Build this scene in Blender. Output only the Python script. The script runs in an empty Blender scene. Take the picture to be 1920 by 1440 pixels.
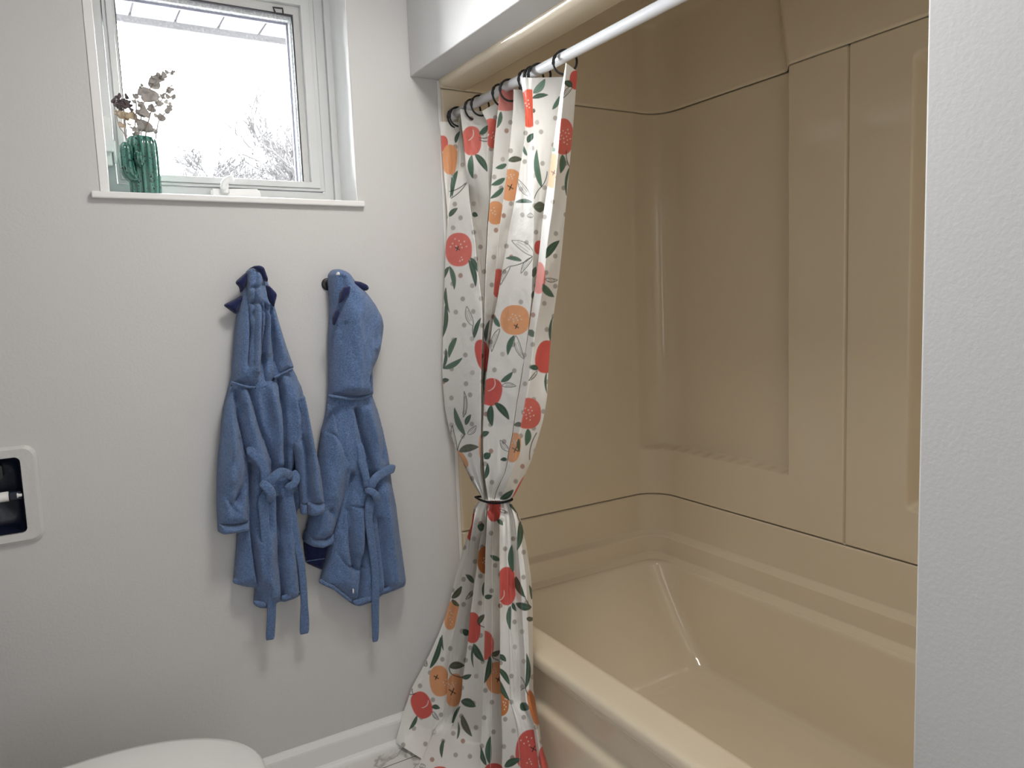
import bpy, bmesh, math, random
import numpy as np
from mathutils import Vector, Matrix
from mathutils import geometry as mgeo

# ------------------------------------------------------------------ camera, sky, lights, exposure
SC = bpy.context.scene
COL = SC.collection
CAM_H = 1.31
FPX = 1397.72
YAW, PIT, ROL = [math.radians(v) for v in (30.85811881, 6.19461841, -2.24478582)]
_f = np.array([math.sin(YAW)*math.cos(PIT), math.cos(YAW)*math.cos(PIT), -math.sin(PIT)])
_r0 = np.array([math.cos(YAW), -math.sin(YAW), 0.0]); _u0 = np.cross(_r0, _f)
_r = _r0*math.cos(ROL)+_u0*math.sin(ROL); _u = -_r0*math.sin(ROL)+_u0*math.cos(ROL)
CAMPOS = np.array([0, 0, CAM_H])
cd = bpy.data.cameras.new('camera'); cam = bpy.data.objects.new('camera', cd); COL.objects.link(cam)
cd.sensor_fit = 'HORIZONTAL'; cd.sensor_width = 36.0; cd.lens = FPX/1920*36.0; cd.clip_start = 0.02
M = Matrix.Identity(4)
for i in range(3):
    M[i][0] = _r[i]; M[i][1] = _u[i]; M[i][2] = -_f[i]; M[i][3] = CAMPOS[i]
cam.matrix_world = M
SC.camera = cam

w = bpy.data.worlds.new('overcast_sky'); SC.world = w; w.use_nodes = True
bg = w.node_tree.nodes['Background']; bg.inputs[0].default_value = (0.93, 0.97, 1.0, 1); bg.inputs[1].default_value = 95.0
SC.view_settings.view_transform = 'Standard'; SC.view_settings.look = 'None'
SC.view_settings.exposure = 0.0; SC.view_settings.gamma = 1.0; SC.view_settings.use_curve_mapping = False

XL, YF = -0.78, -1.9   # the unseen left and front walls
def area(name, loc, rot, sx, sy, power, color):
    l = bpy.data.lights.new(name, 'AREA'); l.shape = 'RECTANGLE'; l.size = sx; l.size_y = sy
    l.energy = power; l.color = color
    o = bpy.data.objects.new(name, l); COL.objects.link(o); o.location = loc; o.rotation_euler = rot
    return o
# the ceiling fitting between the photographer and the tub, then two added fill lights, one at the left wall, one behind
area('ceiling_lamp_light', (0.66, 1.12, 2.32), (0, 0, 0), 0.30, 0.30, 11.8, (1.0, 0.96, 0.91))
area('left_fill_light', (XL+0.06, 0.30, 1.45), (0, math.radians(-90), 0), 1.1, 0.6, 3.4, (1.0, 0.97, 0.93))
area('rear_fill_light', (0.0, YF+0.15, 1.35), (math.radians(90), 0, 0), 0.9, 1.8, 11.5, (0.97, 0.98, 1.0))
# marks the window opening so that the sky beyond it is sampled well
po = area('window_portal', (0.405, 2.26, 1.90), (math.radians(90), 0, math.radians(180)), 0.50, 0.50, 1.0, (1, 1, 1)); po.data.cycles.is_portal = True

def ray(x, y): return _r*(x-960)/FPX-_u*(y-720)/FPX+_f
def on_x(x, y, X): d = ray(x, y); return d*(X/d[0])+CAMPOS
def on_y(x, y, Y): d = ray(x, y); return d*(Y/d[1])+CAMPOS
def on_z(x, y, Z): d = ray(x, y); return d*((Z-CAM_H)/d[2])+CAMPOS

YA = 2.03      # window wall
XH = 0.914     # face of the alcove wall
XF = 1.003     # front of the tub surround
XB = 1.807     # back of the tub surround
YJ = 0.533     # end of the alcove opening
ZH = 1.963     # underside of the header
CEIL = 2.44

# ------------------------------------------------------------------ helpers
random.seed(7); RNG = np.random.default_rng(11)
def tag(o, label=None, cat=None, group=None, kind=None):
    if label: o['label'] = label
    if cat: o['category'] = cat
    if group: o['group'] = group
    if kind: o['kind'] = kind
    return o
def thing(name, loc, label, cat, group=None):
    o = bpy.data.objects.new(name, None); COL.objects.link(o); o.location = loc; o.empty_display_size = 0.05
    return tag(o, label, cat, group)
def put(name, mesh, mat=None, parent=None):
    o = bpy.data.objects.new(name, mesh); COL.objects.link(o)
    if mat is not None:
        for m in (mat if isinstance(mat, (list, tuple)) else [mat]): mesh.materials.append(m)
    if parent is not None:
        o.parent = parent
        # meshes are written in world coordinates: take the parents' own offsets back out
        off = Vector((0, 0, 0)); p = parent
        while p is not None:
            off += p.location; p = p.parent
        if off.length > 0:
            mesh.transform(Matrix.Translation(-off))
    return o
def mesh_np(name, V, F, smooth=True):
    V = np.asarray(V, np.float32); F = np.asarray(F, np.int32)
    me = bpy.data.meshes.new(name); k = F.shape[1]
    me.vertices.add(len(V)); me.vertices.foreach_set('co', V.ravel())
    me.loops.add(F.size); me.loops.foreach_set('vertex_index', F.ravel())
    me.polygons.add(len(F)); me.polygons.foreach_set('loop_start', np.arange(0, F.size, k, dtype=np.int32))
    me.update(calc_edges=True)
    if smooth: me.polygons.foreach_set('use_smooth', np.ones(len(F), bool))
    me.update()
    return me
def mesh_py(name, V, F, smooth=True):
    me = bpy.data.meshes.new(name); me.from_pydata([tuple(map(float, v)) for v in V], [], [tuple(int(i) for i in f) for f in F])
    if smooth:
        for p in me.polygons: p.use_smooth = True
    me.update(); return me
def from_bm(name, bm, smooth=False):
    bmesh.ops.recalc_face_normals(bm, faces=bm.faces[:])
    me = bpy.data.meshes.new(name); bm.to_mesh(me); bm.free()
    if smooth:
        for p in me.polygons: p.use_smooth = True
    return me
def add_box(bm, x0, x1, y0, y1, z0, z1, bev=0.0, seg=2):
    r = bmesh.ops.create_cube(bm, size=1.0); vs = r['verts']
    for v in vs:
        v.co = Vector(((x0+x1)/2+v.co.x*(x1-x0), (y0+y1)/2+v.co.y*(y1-y0), (z0+z1)/2+v.co.z*(z1-z0)))
    if bev > 0:
        es = list({e for v in vs for e in v.link_edges})
        bmesh.ops.bevel(bm, geom=es, offset=bev, segments=seg, affect='EDGES', profile=0.5)
def box_obj(name, b, mat, parent=None, bev=0.0, seg=2):
    bm = bmesh.new(); add_box(bm, *b, bev=bev, seg=seg)
    return put(name, from_bm(name, bm, smooth=False), mat, parent)
def grid_faces(nr, nc, closed=False):
    i = np.arange(nr-1)[:, None]; j = np.arange(nc if closed else nc-1)[None, :]; j2 = (j+1) % nc
    return np.stack([i*nc+j, i*nc+j2, (i+1)*nc+j2, (i+1)*nc+j], -1).reshape(-1, 4)
def smoothstep(a, b, x):
    t = np.clip((x-a)/(b-a), 0, 1); return t*t*(3-2*t)
def frames(P, hint=None):
    P = np.asarray(P, float); T = np.gradient(P, axis=0); T /= np.linalg.norm(T, axis=1)[:, None]+1e-12
    a = np.array(hint if hint is not None else (0, 0, 1.0)); 
    if hint is None and abs(T[0] @ a) > 0.9: a = np.array((1.0, 0, 0))
    N = []; n = a-T[0]*(a @ T[0]); n /= np.linalg.norm(n)
    for t in T:
        n = (np.array(hint, float) if hint is not None else n); n = n-t*(n @ t); n /= np.linalg.norm(n)+1e-12; N.append(n)
    N = np.array(N); B = np.cross(T, N); return T, N, B
def catmull(P, n):
    P = np.asarray(P, float); k = len(P); Q = np.vstack([2*P[0]-P[1], P, 2*P[-1]-P[-2]])
    u = np.linspace(0, k-1-1e-9, n); i = u.astype(int); t = (u-i)[:, None]
    a, b, c, d = Q[i], Q[i+1], Q[i+2], Q[i+3]
    return 0.5*((2*b)+(-a+c)*t+(2*a-5*b+4*c-d)*t**2+(-a+3*b-3*c+d)*t**3)
def tube_geo(P, ra, rb=None, seg=10, hint=None, closed=False, cap=True):
    P = np.asarray(P, float); n = len(P)
    ra = np.broadcast_to(np.asarray(ra, float), (n,)); rb = ra if rb is None else np.broadcast_to(np.asarray(rb, float), (n,))
    if closed:
        T = np.roll(P, -1, 0)-np.roll(P, 1, 0); T /= np.linalg.norm(T, axis=1)[:, None]
        h = np.array(hint, float); N = h-T*(T @ h)[:, None]; N /= np.linalg.norm(N, axis=1)[:, None]; B = np.cross(T, N)
    else:
        T, N, B = frames(P, hint)
    a = np.linspace(0, 2*np.pi, seg, endpoint=False)
    V = P[:, None, :]+(N[:, None, :]*np.cos(a)[None, :, None]*ra[:, None, None]+B[:, None, :]*np.sin(a)[None, :, None]*rb[:, None, None])
    V = V.reshape(-1, 3); F = []
    for i in range(n if closed else n-1):
        for j in range(seg):
            F.append((i*seg+j, i*seg+(j+1) % seg, ((i+1) % n)*seg+(j+1) % seg, ((i+1) % n)*seg+j))
    if cap and not closed:
        F.append(tuple(range(seg))[::-1]); F.append(tuple((n-1)*seg+j for j in range(seg)))
    return V, F
class Geo:
    def __init__(s): s.V = []; s.F = []; s.n = 0
    def add(s, V, F):
        V = np.asarray(V, float); s.V.append(V); s.F += [tuple(int(i)+s.n for i in f) for f in F]; s.n += len(V); return s
    def tube(s, *a, **k): return s.add(*tube_geo(*a, **k))
    def mesh(s, name, smooth=True):
        me = mesh_py(name, np.vstack(s.V), s.F, smooth); bm = bmesh.new(); bm.from_mesh(me)
        bmesh.ops.recalc_face_normals(bm, faces=bm.faces[:]); bm.to_mesh(me); bm.free(); return me
def lathe_geo(prof, c, seg=32, rib=None):
    V = []; F = []
    for i, (r, z) in enumerate(prof):
        for j in range(seg):
            a = 2*math.pi*j/seg; rr = r*(1.0 if rib is None else rib(a, z))
            V.append((c[0]+rr*math.cos(a), c[1]+rr*math.sin(a), c[2]+z))
    for i in range(len(prof)-1):
        for j in range(seg):
            F.append((i*seg+j, i*seg+(j+1) % seg, (i+1)*seg+(j+1) % seg, (i+1)*seg+j))
    F.append(tuple(range(seg))[::-1]); F.append(tuple((len(prof)-1)*seg+j for j in range(seg)))
    return V, F
def vnoise(x, y, seed=0):
    rs = np.random.default_rng(seed); T = rs.random((64, 64))
    xi = np.floor(x).astype(int); yi = np.floor(y).astype(int); fx = x-xi; fy = y-yi
    fx = fx*fx*(3-2*fx); fy = fy*fy*(3-2*fy)
    g = lambda a, b: T[a % 64, b % 64]
    return (g(xi, yi)*(1-fx)+g(xi+1, yi)*fx)*(1-fy)+(g(xi, yi+1)*(1-fx)+g(xi+1, yi+1)*fx)*fy-0.5

# ------------------------------------------------------------------ materials
def mat(name, col, rough=0.5, spec=0.5, bump=None, var=None, coat=0.0, sheen=0.0, metal=0.0):
    """bump = (scale, distance, detail); var = (scale, amount, stretch)"""
    m = bpy.data.materials.new(name); m.use_nodes = True; nt = m.node_tree; b = nt.nodes['Principled BSDF']
    b.inputs['Base Color'].default_value = (*col, 1); b.inputs['Roughness'].default_value = rough
    b.inputs['Specular IOR Level'].default_value = spec; b.inputs['Coat Weight'].default_value = coat
    b.inputs['Sheen Weight'].default_value = sheen; b.inputs['Metallic'].default_value = metal
    tc = nt.nodes.new('ShaderNodeTexCoord')
    if bump:
        n = nt.nodes.new('ShaderNodeTexNoise'); n.inputs['Scale'].default_value = bump[0]; n.inputs['Detail'].default_value = bump[2]
        nt.links.new(tc.outputs['Object'], n.inputs['Vector'])
        bn = nt.nodes.new('ShaderNodeBump'); bn.inputs['Distance'].default_value = bump[1]; bn.inputs['Strength'].default_value = 1.0
        nt.links.new(n.outputs['Fac'], bn.inputs['Height']); nt.links.new(bn.outputs['Normal'], b.inputs['Normal'])
    if var:
        n = nt.nodes.new('ShaderNodeTexNoise'); n.inputs['Scale'].default_value = var[0]; n.inputs['Detail'].default_value = 5
        nt.links.new(tc.outputs['Object'], n.inputs['Vector'])
        mr = nt.nodes.new('ShaderNodeMapRange'); mr.inputs['From Min'].default_value = 0.25; mr.inputs['From Max'].default_value = 0.75
        mr.inputs['To Min'].default_value = 1-var[1]; mr.inputs['To Max'].default_value = 1+var[1]
        nt.links.new(n.outputs['Fac'], mr.inputs['Value'])
        mx = nt.nodes.new('ShaderNodeVectorMath'); mx.operation = 'SCALE'; mx.inputs[0].default_value = col
        nt.links.new(mr.outputs[0], mx.inputs['Scale']); nt.links.new(mx.outputs[0], b.inputs['Base Color'])
    return m
M_WALL = mat('painted_drywall', (0.62, 0.617, 0.612), 0.6, 0.3, bump=(160, 0.00035, 3))
M_CEIL = mat('ceiling_paint', (0.82, 0.82, 0.81), 0.8, 0.2)
M_TRIM = mat('trim_paint', (0.84, 0.84, 0.835), 0.35, 0.5)
M_VINYL = mat('window_vinyl', (0.66, 0.675, 0.67), 0.35, 0.5)
M_BEIGE = mat('beige_acrylic', (0.80, 0.70, 0.54), 0.07, 0.5, bump=(45, 0.00007, 2))
M_CERAMIC = mat('white_ceramic', (0.80, 0.79, 0.775), 0.12, 0.5)
M_PLASTIC_W = mat('white_plastic', (0.87, 0.87, 0.86), 0.3, 0.5)
M_ROD = mat('white_enamel', (0.80, 0.81, 0.83), 0.18, 0.6)
M_BLACK = mat('black_plastic', (0.012, 0.012, 0.014), 0.35, 0.5)
M_ELASTIC = mat('black_elastic', (0.012, 0.012, 0.014), 0.8, 0.2)
M_NAVYBOX = mat('black_enamel', (0.010, 0.014, 0.032), 0.28, 0.5, bump=(40, 0.001, 2))
M_FLEECE = mat('blue_fleece', (0.125, 0.205, 0.385), 0.95, 0.1, bump=(380, 0.0036, 4), var=(230, 0.34), sheen=0.3)
M_NAVY = mat('navy_fleece', (0.018, 0.024, 0.085), 0.95, 0.1, bump=(420, 0.002, 4), var=(230, 0.25), sheen=0.2)
M_TAG = mat('white_label_cloth', (0.8, 0.8, 0.8), 0.8, 0.2)
# ------------------------------------------------------------------ room shell
def wall_holes(name, xs, zs, holes, y0, y1, m, kind='structure'):
    """slab in the xz plane from y0 (room side) to y1, open where a hole lies; holes = (xa, xb, za, zb, depth)"""
    X = sorted(set(list(xs)+[h[0] for h in holes]+[h[1] for h in holes])); Z = sorted(set(list(zs)+[h[2] for h in holes]+[h[3] for h in holes]))
    bm = bmesh.new()
    for i in range(len(X)-1):
        for j in range(len(Z)-1):
            cx, cz = (X[i]+X[i+1])/2, (Z[j]+Z[j+1])/2
            hit = [h for h in holes if h[0] < cx < h[1] and h[2] < cz < h[3]]
            if hit and hit[0][4] is None: continue
            ya = y0+hit[0][4] if hit else y0
            add_box(bm, X[i], X[i+1], ya, y1, Z[j], Z[j+1])
    bmesh.ops.remove_doubles(bm, verts=bm.verts[:], dist=1e-5)
    # drop the faces two neighbouring boxes share
    seen = {}
    for f in bm.faces:
        k = tuple(sorted(v.index for v in f.verts)); seen.setdefault(k, []).append(f)
    bm.verts.index_update()
    dup = [f for fs in seen.values() if len(fs) > 1 for f in fs]
    bmesh.ops.delete(bm, geom=dup, context='FACES')
    o = put(name, from_bm(name, bm), m); tag(o, kind=kind); return o
WX0, WX1, WZ0, WZ1 = 0.105, 0.737, 1.595, 2.26
wall_holes('wall_back', (XL-0.1, XF+0.004), (0, CEIL), [(WX0, WX1, WZ0, WZ1, None), (-0.262, -0.104, 0.822, 1.010, 0.085)], YA, YA+0.21, M_WALL)
tag(box_obj('wall_alcove_side', (XF+0.004, 2.06, YA+0.11, YA+0.21, 0, CEIL), M_WALL), kind='structure')
bm = bmesh.new()
add_box(bm, XH, XF, YF, YJ, 0, CEIL, bev=0.003, seg=3)
tag(put('wall_right', from_bm('wall_right', bm), M_WALL), kind='structure')
bm = bmesh.new(); add_box(bm, XH, XF, YJ-0.004, YA-0.0005, ZH, CEIL, bev=0.003, seg=3)
tag(put('wall_header', from_bm('wall_header', bm), M_WALL), kind='structure')
M_WALLD = mat('low_bounce_grey', (0.26, 0.255, 0.25), 0.6, 0.3)  # dark tone on the unseen left wall, cuts its bounce onto the window wall
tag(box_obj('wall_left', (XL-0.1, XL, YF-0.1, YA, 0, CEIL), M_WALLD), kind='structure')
tag(box_obj('wall_front', (XL-0.1, XF, YF-0.1, YF, 0, CEIL), M_WALL), kind='structure')
tag(box_obj('wall_alcove_back', (1.96, 2.06, 0.3, YA+0.12, 0, CEIL), M_WALL), kind='structure')
tag(box_obj('wall_alcove_end', (XF, 1.96, 0.3, 0.40, 0, CEIL), M_WALL), kind='structure')
tag(box_obj('ceiling', (XL-0.1, 2.06, YF-0.1, YA+0.21, CEIL, CEIL+0.1), M_CEIL), kind='structure')

# floor: pale marble-look tiles
m = mat('marble_tile', (0.6, 0.6, 0.6), 0.25, 0.5); nt = m.node_tree; bs = nt.nodes['Principled BSDF']; tc = nt.nodes.new('ShaderNodeTexCoord')
wn = nt.nodes.new('ShaderNodeTexNoise'); wn.inputs['Scale'].default_value = 5; wn.inputs['Detail'].default_value = 8; wn.inputs['Distortion'].default_value = 1.6
nt.links.new(tc.outputs['Object'], wn.inputs['Vector'])
ma = nt.nodes.new('ShaderNodeMath'); ma.operation = 'SUBTRACT'; ma.inputs[1].default_value = 0.5; nt.links.new(wn.outputs['Fac'], ma.inputs[0])
mb = nt.nodes.new('ShaderNodeMath'); mb.operation = 'ABSOLUTE'; nt.links.new(ma.outputs[0], mb.inputs[0])
cr = nt.nodes.new('ShaderNodeValToRGB'); cr.color_ramp.elements[0].color = (0.40, 0.38, 0.36, 1); cr.color_ramp.elements[1].position = 0.035; cr.color_ramp.elements[1].color = (0.74, 0.72, 0.70, 1)
nt.links.new(mb.outputs[0], cr.inputs[0])
br = nt.nodes.new('ShaderNodeTexBrick'); br.offset = 0.5; br.inputs['Scale'].default_value = 1.0; br.inputs['Mortar Size'].default_value = 0.0016
br.inputs['Brick Width'].default_value = 0.61; br.inputs['Row Height'].default_value = 0.305; br.inputs['Mortar'].default_value = (0.13, 0.12, 0.115, 1)
mp = nt.nodes.new('ShaderNodeMapping'); mp.inputs['Location'].default_value = (0.1, -1.935, 0); nt.links.new(tc.outputs['Object'], mp.inputs[0]); nt.links.new(mp.outputs[0], br.inputs['Vector'])
nt.links.new(cr.outputs[0], br.inputs['Color1']); nt.links.new(cr.outputs[0], br.inputs['Color2']); nt.links.new(br.outputs['Color'], bs.inputs['Base Color'])
M_TILE = m
tag(box_obj('floor', (XL-0.1, 2.06, YF-0.1, YA+0.21, -0.1, 0), M_TILE), kind='structure')

def sweep_x(name, prof, x0, x1, m, parent=None, kind=None):
    """closed profile of (y, z) pulled along x"""
    n = len(prof); V = [(x0, y, z) for y, z in prof]+[(x1, y, z) for y, z in prof]
    F = [(i, (i+1) % n, n+(i+1) % n, n+i) for i in range(n)]+[tuple(range(n))[::-1], tuple(range(n, 2*n))]
    me = mesh_py(name, V, F, False); bm = bmesh.new(); bm.from_mesh(me); me = from_bm(name, bm)
    o = put(name, me, m, parent)
    if kind: tag(o, kind=kind)
    return o
sweep_x('baseboard_back', [(YA, 0), (YA-0.013, 0), (YA-0.013, 0.070), (YA-0.012, 0.076), (YA-0.004, 0.089), (YA-0.003, 0.092), (YA, 0.092)], XL, 0.982, M_TRIM, kind='structure')
q = [(YA-0.013, 0), (YA-0.033, 0)]+[(YA-0.013-0.020*math.cos(a), 0.020*math.sin(a)) for a in np.linspace(0.2, 1.57, 6)]
sweep_x('trim_1', q, XL, 0.982, M_TRIM, kind='structure')
bm = bmesh.new(); add_box(bm, XF-0.006, XF+0.005, YA-0.004, YA-0.0002, 0.40, ZH-0.001, bev=0.002, seg=2)
tag(put('trim_2', from_bm('trim_2', bm), M_TRIM), kind='structure')
tag(box_obj('baseboard_right', (XH-0.013, XH, YF, YJ, 0, 0.09), M_TRIM, bev=0.003), kind='structure')

# ------------------------------------------------------------------ window
def frame_geo(bm, x0, x1, z0, z1, a0, a1, b0, b1, y0, y1):
    """rectangular ring: outer x0..x1, z0..z1, inner a0..a1, b0..b1, mitred, from y0 (room) to y1"""
    O = [(x0, z0), (x1, z0), (x1, z1), (x0, z1)]; I = [(a0, b0), (a1, b0), (a1, b1), (a0, b1)]
    ov = [[bm.verts.new((x, y, z)) for x, z in O] for y in (y0, y1)]; iv = [[bm.verts.new((x, y, z)) for x, z in I] for y in (y0, y1)]
    for k in range(4):
        l = (k+1) % 4
        bm.faces.new((ov[0][k], ov[0][l], iv[0][l], iv[0][k])); bm.faces.new((ov[1][l], ov[1][k], iv[1][k], iv[1][l]))
        bm.faces.new((ov[0][l], ov[0][k], ov[1][k], ov[1][l])); bm.faces.new((iv[0][k], iv[0][l], iv[1][l], iv[1][k]))
def ring_obj(name, spec, m, parent, bev=0.0015):
    bm = bmesh.new()
    for s in spec: frame_geo(bm, *s)
    bmesh.ops.recalc_face_normals(bm, faces=bm.faces[:])
    if bev: bmesh.ops.bevel(bm, geom=bm.edges[:], offset=bev, segments=2, affect='EDGES', profile=0.5)
    return put(name, from_bm(name, bm), m, parent)
win = bpy.data.objects.new('window_1', None); COL.objects.link(win); win.location = (0.42, YA+0.14, 1.607); tag(win, kind='structure')
fo = ring_obj('window_frame', [(WX0, WX1, 1.597, WZ1, 0.130, 0.716, 1.625, 2.228, 2.160, 2.235), (0.130, 0.716, 1.625, 2.228, 0.153, 0.690, 1.650, 2.200, 2.172, 2.235)], M_VINYL, win)
ring_obj('window_sash', [(0.155, 0.688, 1.652, 2.198, 0.163, 0.675, 1.660, 2.184, 2.166, 2.23), (0.163, 0.675, 1.660, 2.184, 0.178, 0.650, 1.677, 2.160, 2.160, 2.23)], M_VINYL, win)
M_MESHFRAME = mat('screen_frame_grey', (0.62, 0.62, 0.61), 0.5, 0.4, bump=(300, 0.001, 2))
ring_obj('screen_frame', [(0.178, 0.650, 1.677, 2.160, 0.184, 0.632, 1.679, 2.137, 2.176, 2.186)], M_MESHFRAME, win, bev=0.0008)
ring_obj('screen_spline', [(0.184, 0.632, 1.679, 2.137, 0.1865, 0.628, 1.6795, 2.1325, 2.1775, 2.184)], mat('dark_rubber', (0.05, 0.05, 0.06), 0.6), win, bev=0)
ring_obj('glazing_bead', [(0.180, 0.640, 1.672, 2.150, 0.186, 0.6245, 1.680, 2.124, 2.192, 2.21)], M_VINYL, win, bev=0.001)
ring_obj('glazing_spacer', [(0.184, 0.632, 1.674, 2.140, 0.189, 0.6195, 1.683, 2.118, 2.2105, 2.218)], mat('spacer_grey', (0.20, 0.20, 0.26), 0.5), win, bev=0)
# woven insect screen
m = bpy.data.materials.new('insect_screen'); m.use_nodes = True; nt = m.node_tree; nt.nodes.clear()
out = nt.nodes.new('ShaderNodeOutputMaterial'); mx = nt.nodes.new('ShaderNodeMixShader'); tr = nt.nodes.new('ShaderNodeBsdfTransparent'); df = nt.nodes.new('ShaderNodeBsdfDiffuse')
df.inputs[0].default_value = (0.42, 0.43, 0.45, 1); tcs = nt.nodes.new('ShaderNodeTexCoord')
vo = nt.nodes.new('ShaderNodeTexVoronoi'); vo.inputs['Scale'].default_value = 150; nt.links.new(tcs.outputs['Object'], vo.inputs['Vector'])
mr = nt.nodes.new('ShaderNodeMapRange'); mr.inputs['From Min'].default_value = 0.2; mr.inputs['From Max'].default_value = 0.7; mr.inputs['To Min'].default_value = 0.05; mr.inputs['To Max'].default_value = 0.34
nt.links.new(vo.outputs['Distance'], mr.inputs['Value']); nt.links.new(mr.outputs[0], mx.inputs[0]); nt.links.new(tr.outputs[0], mx.inputs[1]); nt.links.new(df.outputs[0], mx.inputs[2]); nt.links.new(mx.outputs[0], out.inputs[0])
put('screen_mesh', mesh_py('screen_mesh', [(0.185, 2.181, 1.679), (0.630, 2.181, 1.679), (0.630, 2.181, 2.135), (0.185, 2.181, 2.135)], [(0, 1, 2, 3)], False), m, win)
# glass
m = bpy.data.materials.new('window_glass'); m.use_nodes = True; nt = m.node_tree; nt.nodes.clear()
out = nt.nodes.new('ShaderNodeOutputMaterial'); mx = nt.nodes.new('ShaderNodeMixShader'); tr = nt.nodes.new('ShaderNodeBsdfTransparent'); gl = nt.nodes.new('ShaderNodeBsdfGlossy')
gl.inputs['Roughness'].default_value = 0.0; fr = nt.nodes.new('ShaderNodeFresnel'); fr.inputs[0].default_value = 1.45
nt.links.new(fr.outputs[0], mx.inputs[0]); nt.links.new(tr.outputs[0], mx.inputs[1]); nt.links.new(gl.outputs[0], mx.inputs[2]); nt.links.new(mx.outputs[0], out.inputs[0])
bm = bmesh.new(); add_box(bm, 0.1875, 0.622, 2.2115, 2.2165, 1.681, 2.121)
put('pane', from_bm('pane', bm), m, win)
# pull tab of the screen: small dark open trapezoid
g = Geo(); T = [on_y(x, y, 2.172) for x, y in ((512, 13.5), (530, 15.5), (531, 28), (517.5, 26))]
T = [T[0], (T[0]+T[1])/2, T[1], (T[1]+T[2])/2, T[2], (T[2]+T[3])/2, T[3], (T[3]+T[0])/2]
g.tube(T, 0.0019, seg=6, closed=True, hint=(0, 1, 0)); put('screen_tab', g.mesh('screen_tab'), M_BLACK, win)
# painted jamb boards lining the opening
bm = bmesh.new(); add_box(bm, WX0+0.0005, 0.126, YA-0.0015, 2.164, 1.6075, WZ1-0.0005, bev=0.002); put('jamb_liner', from_bm('jamb_liner', bm), M_TRIM, win)
bm = bmesh.new(); add_box(bm, 0.7335, WX1-0.0005, YA-0.001, 2.164, 1.6075, WZ1-0.0005, bev=0.001); put('jamb_liner', from_bm('jamb_liner', bm), M_TRIM, win)
# sill
so = put('window_sill', None or (lambda bm: (add_box(bm, 0.086, 0.752, YA-0.016, YA+0.001, 1.592, 1.6075, bev=0.003), add_box(bm, WX0+0.001, WX1-0.001, YA-0.004, 2.165, 1.5955, 1.607, bev=0.0), from_bm('window_sill', bm))[-1])(bmesh.new()), M_TRIM, win)
# crank operator
cz = 1.6075
g = Geo()
bm = bmesh.new()
def prism(bm, pts, y0, y1, bev=0.002):
    a = [bm.verts.new((x, y0, z)) for x, z in pts]; b = [bm.verts.new((x, y1, z)) for x, z in pts]; n = len(pts)
    fs = [bm.faces.new(a), bm.faces.new(b[::-1])]
    for i in range(n): fs.append(bm.faces.new((a[(i+1) % n], a[i], b[i], b[(i+1) % n])))
    if bev: bmesh.ops.bevel(bm, geom=list({e for f in fs for e in f.edges}), offset=bev, segments=2, affect='EDGES')
prism(bm, [(0.370, 1.6072), (0.370, 1.642), (0.494, 1.646), (0.497, 1.632), (0.502, 1.6072)], 2.128, 2.162, 0.004)
prism(bm, [(0.372, 1.6072), (0.385, 1.622), (0.490, 1.625), (0.502, 1.6072)], 2.118, 2.132, 0.003)
op = put('crank_operator', from_bm('crank_operator', bm), M_PLASTIC_W, win)
g.tube(catmull([(0.405, 2.130, 1.632), (0.404, 2.124, 1.648), (0.407, 2.117, 1.662), (0.418, 2.112, 1.668)], 12), np.linspace(0.011, 0.0075, 12), seg=14, hint=(0, 1, 0))
g.tube(catmull([(0.398, 2.120, 1.640), (0.400, 2.114, 1.654), (0.412, 2.110, 1.664), (0.424, 2.106, 1.667)], 12), np.linspace(0.007, 0.0095, 12), seg=14, hint=(0, 1, 0))
put('crank_handle', g.mesh('crank_handle'), M_PLASTIC_W, op)
# sash lock on the left jamb
bm = bmesh.new(); add_box(bm, 0.128, 0.149, 2.132, 2.160, 1.722, 1.806, bev=0.004); add_box(bm, 0.132, 0.146, 2.150, 2.172, 1.690, 1.724, bev=0.003)
lk = put('sash_lock', from_bm('sash_lock', bm), M_PLASTIC_W, win)
bm = bmesh.new(); add_box(bm, 0.149, 0.156, 2.150, 2.166, 1.700, 1.754, bev=0.003); put('lock_lever', from_bm('lock_lever', bm), M_PLASTIC_W, lk)

# ------------------------------------------------------------------ outside: eave, ground, bare trees
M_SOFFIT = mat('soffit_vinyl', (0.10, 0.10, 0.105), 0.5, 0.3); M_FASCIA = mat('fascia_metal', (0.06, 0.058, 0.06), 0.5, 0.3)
ev = thing('roof_eave', (0.5, 2.5, 2.25), 'white panelled soffit of the roof overhang outside the window', 'eave')
bm = bmesh.new()
xs = [-1.5+0.1327*k for k in range(30)]
xs = [x+(0.272-(-1.5)) % 0.1327 for x in xs]
for a in xs: add_box(bm, a+0.003, a+0.1297, 2.24, 2.73, 2.262, 2.275, bev=0.003)
add_box(bm, -1.4, 2.4, 2.24, 2.74, 2.272, 2.285)
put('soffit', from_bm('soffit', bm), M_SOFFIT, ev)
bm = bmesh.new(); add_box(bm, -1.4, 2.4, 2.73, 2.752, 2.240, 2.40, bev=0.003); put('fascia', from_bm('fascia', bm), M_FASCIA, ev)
M_GROUND = mat('winter_lawn', (0.16, 0.16, 0.155), 0.9, 0.1, var=(3, 0.3))
tag(box_obj('ground', (-25, 60, 2.25, 70, -0.4, -0.25), M_GROUND), kind='structure')
M_BARK = mat('grey_bark', (0.016, 0.015, 0.015), 0.9, 0.1)
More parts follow.
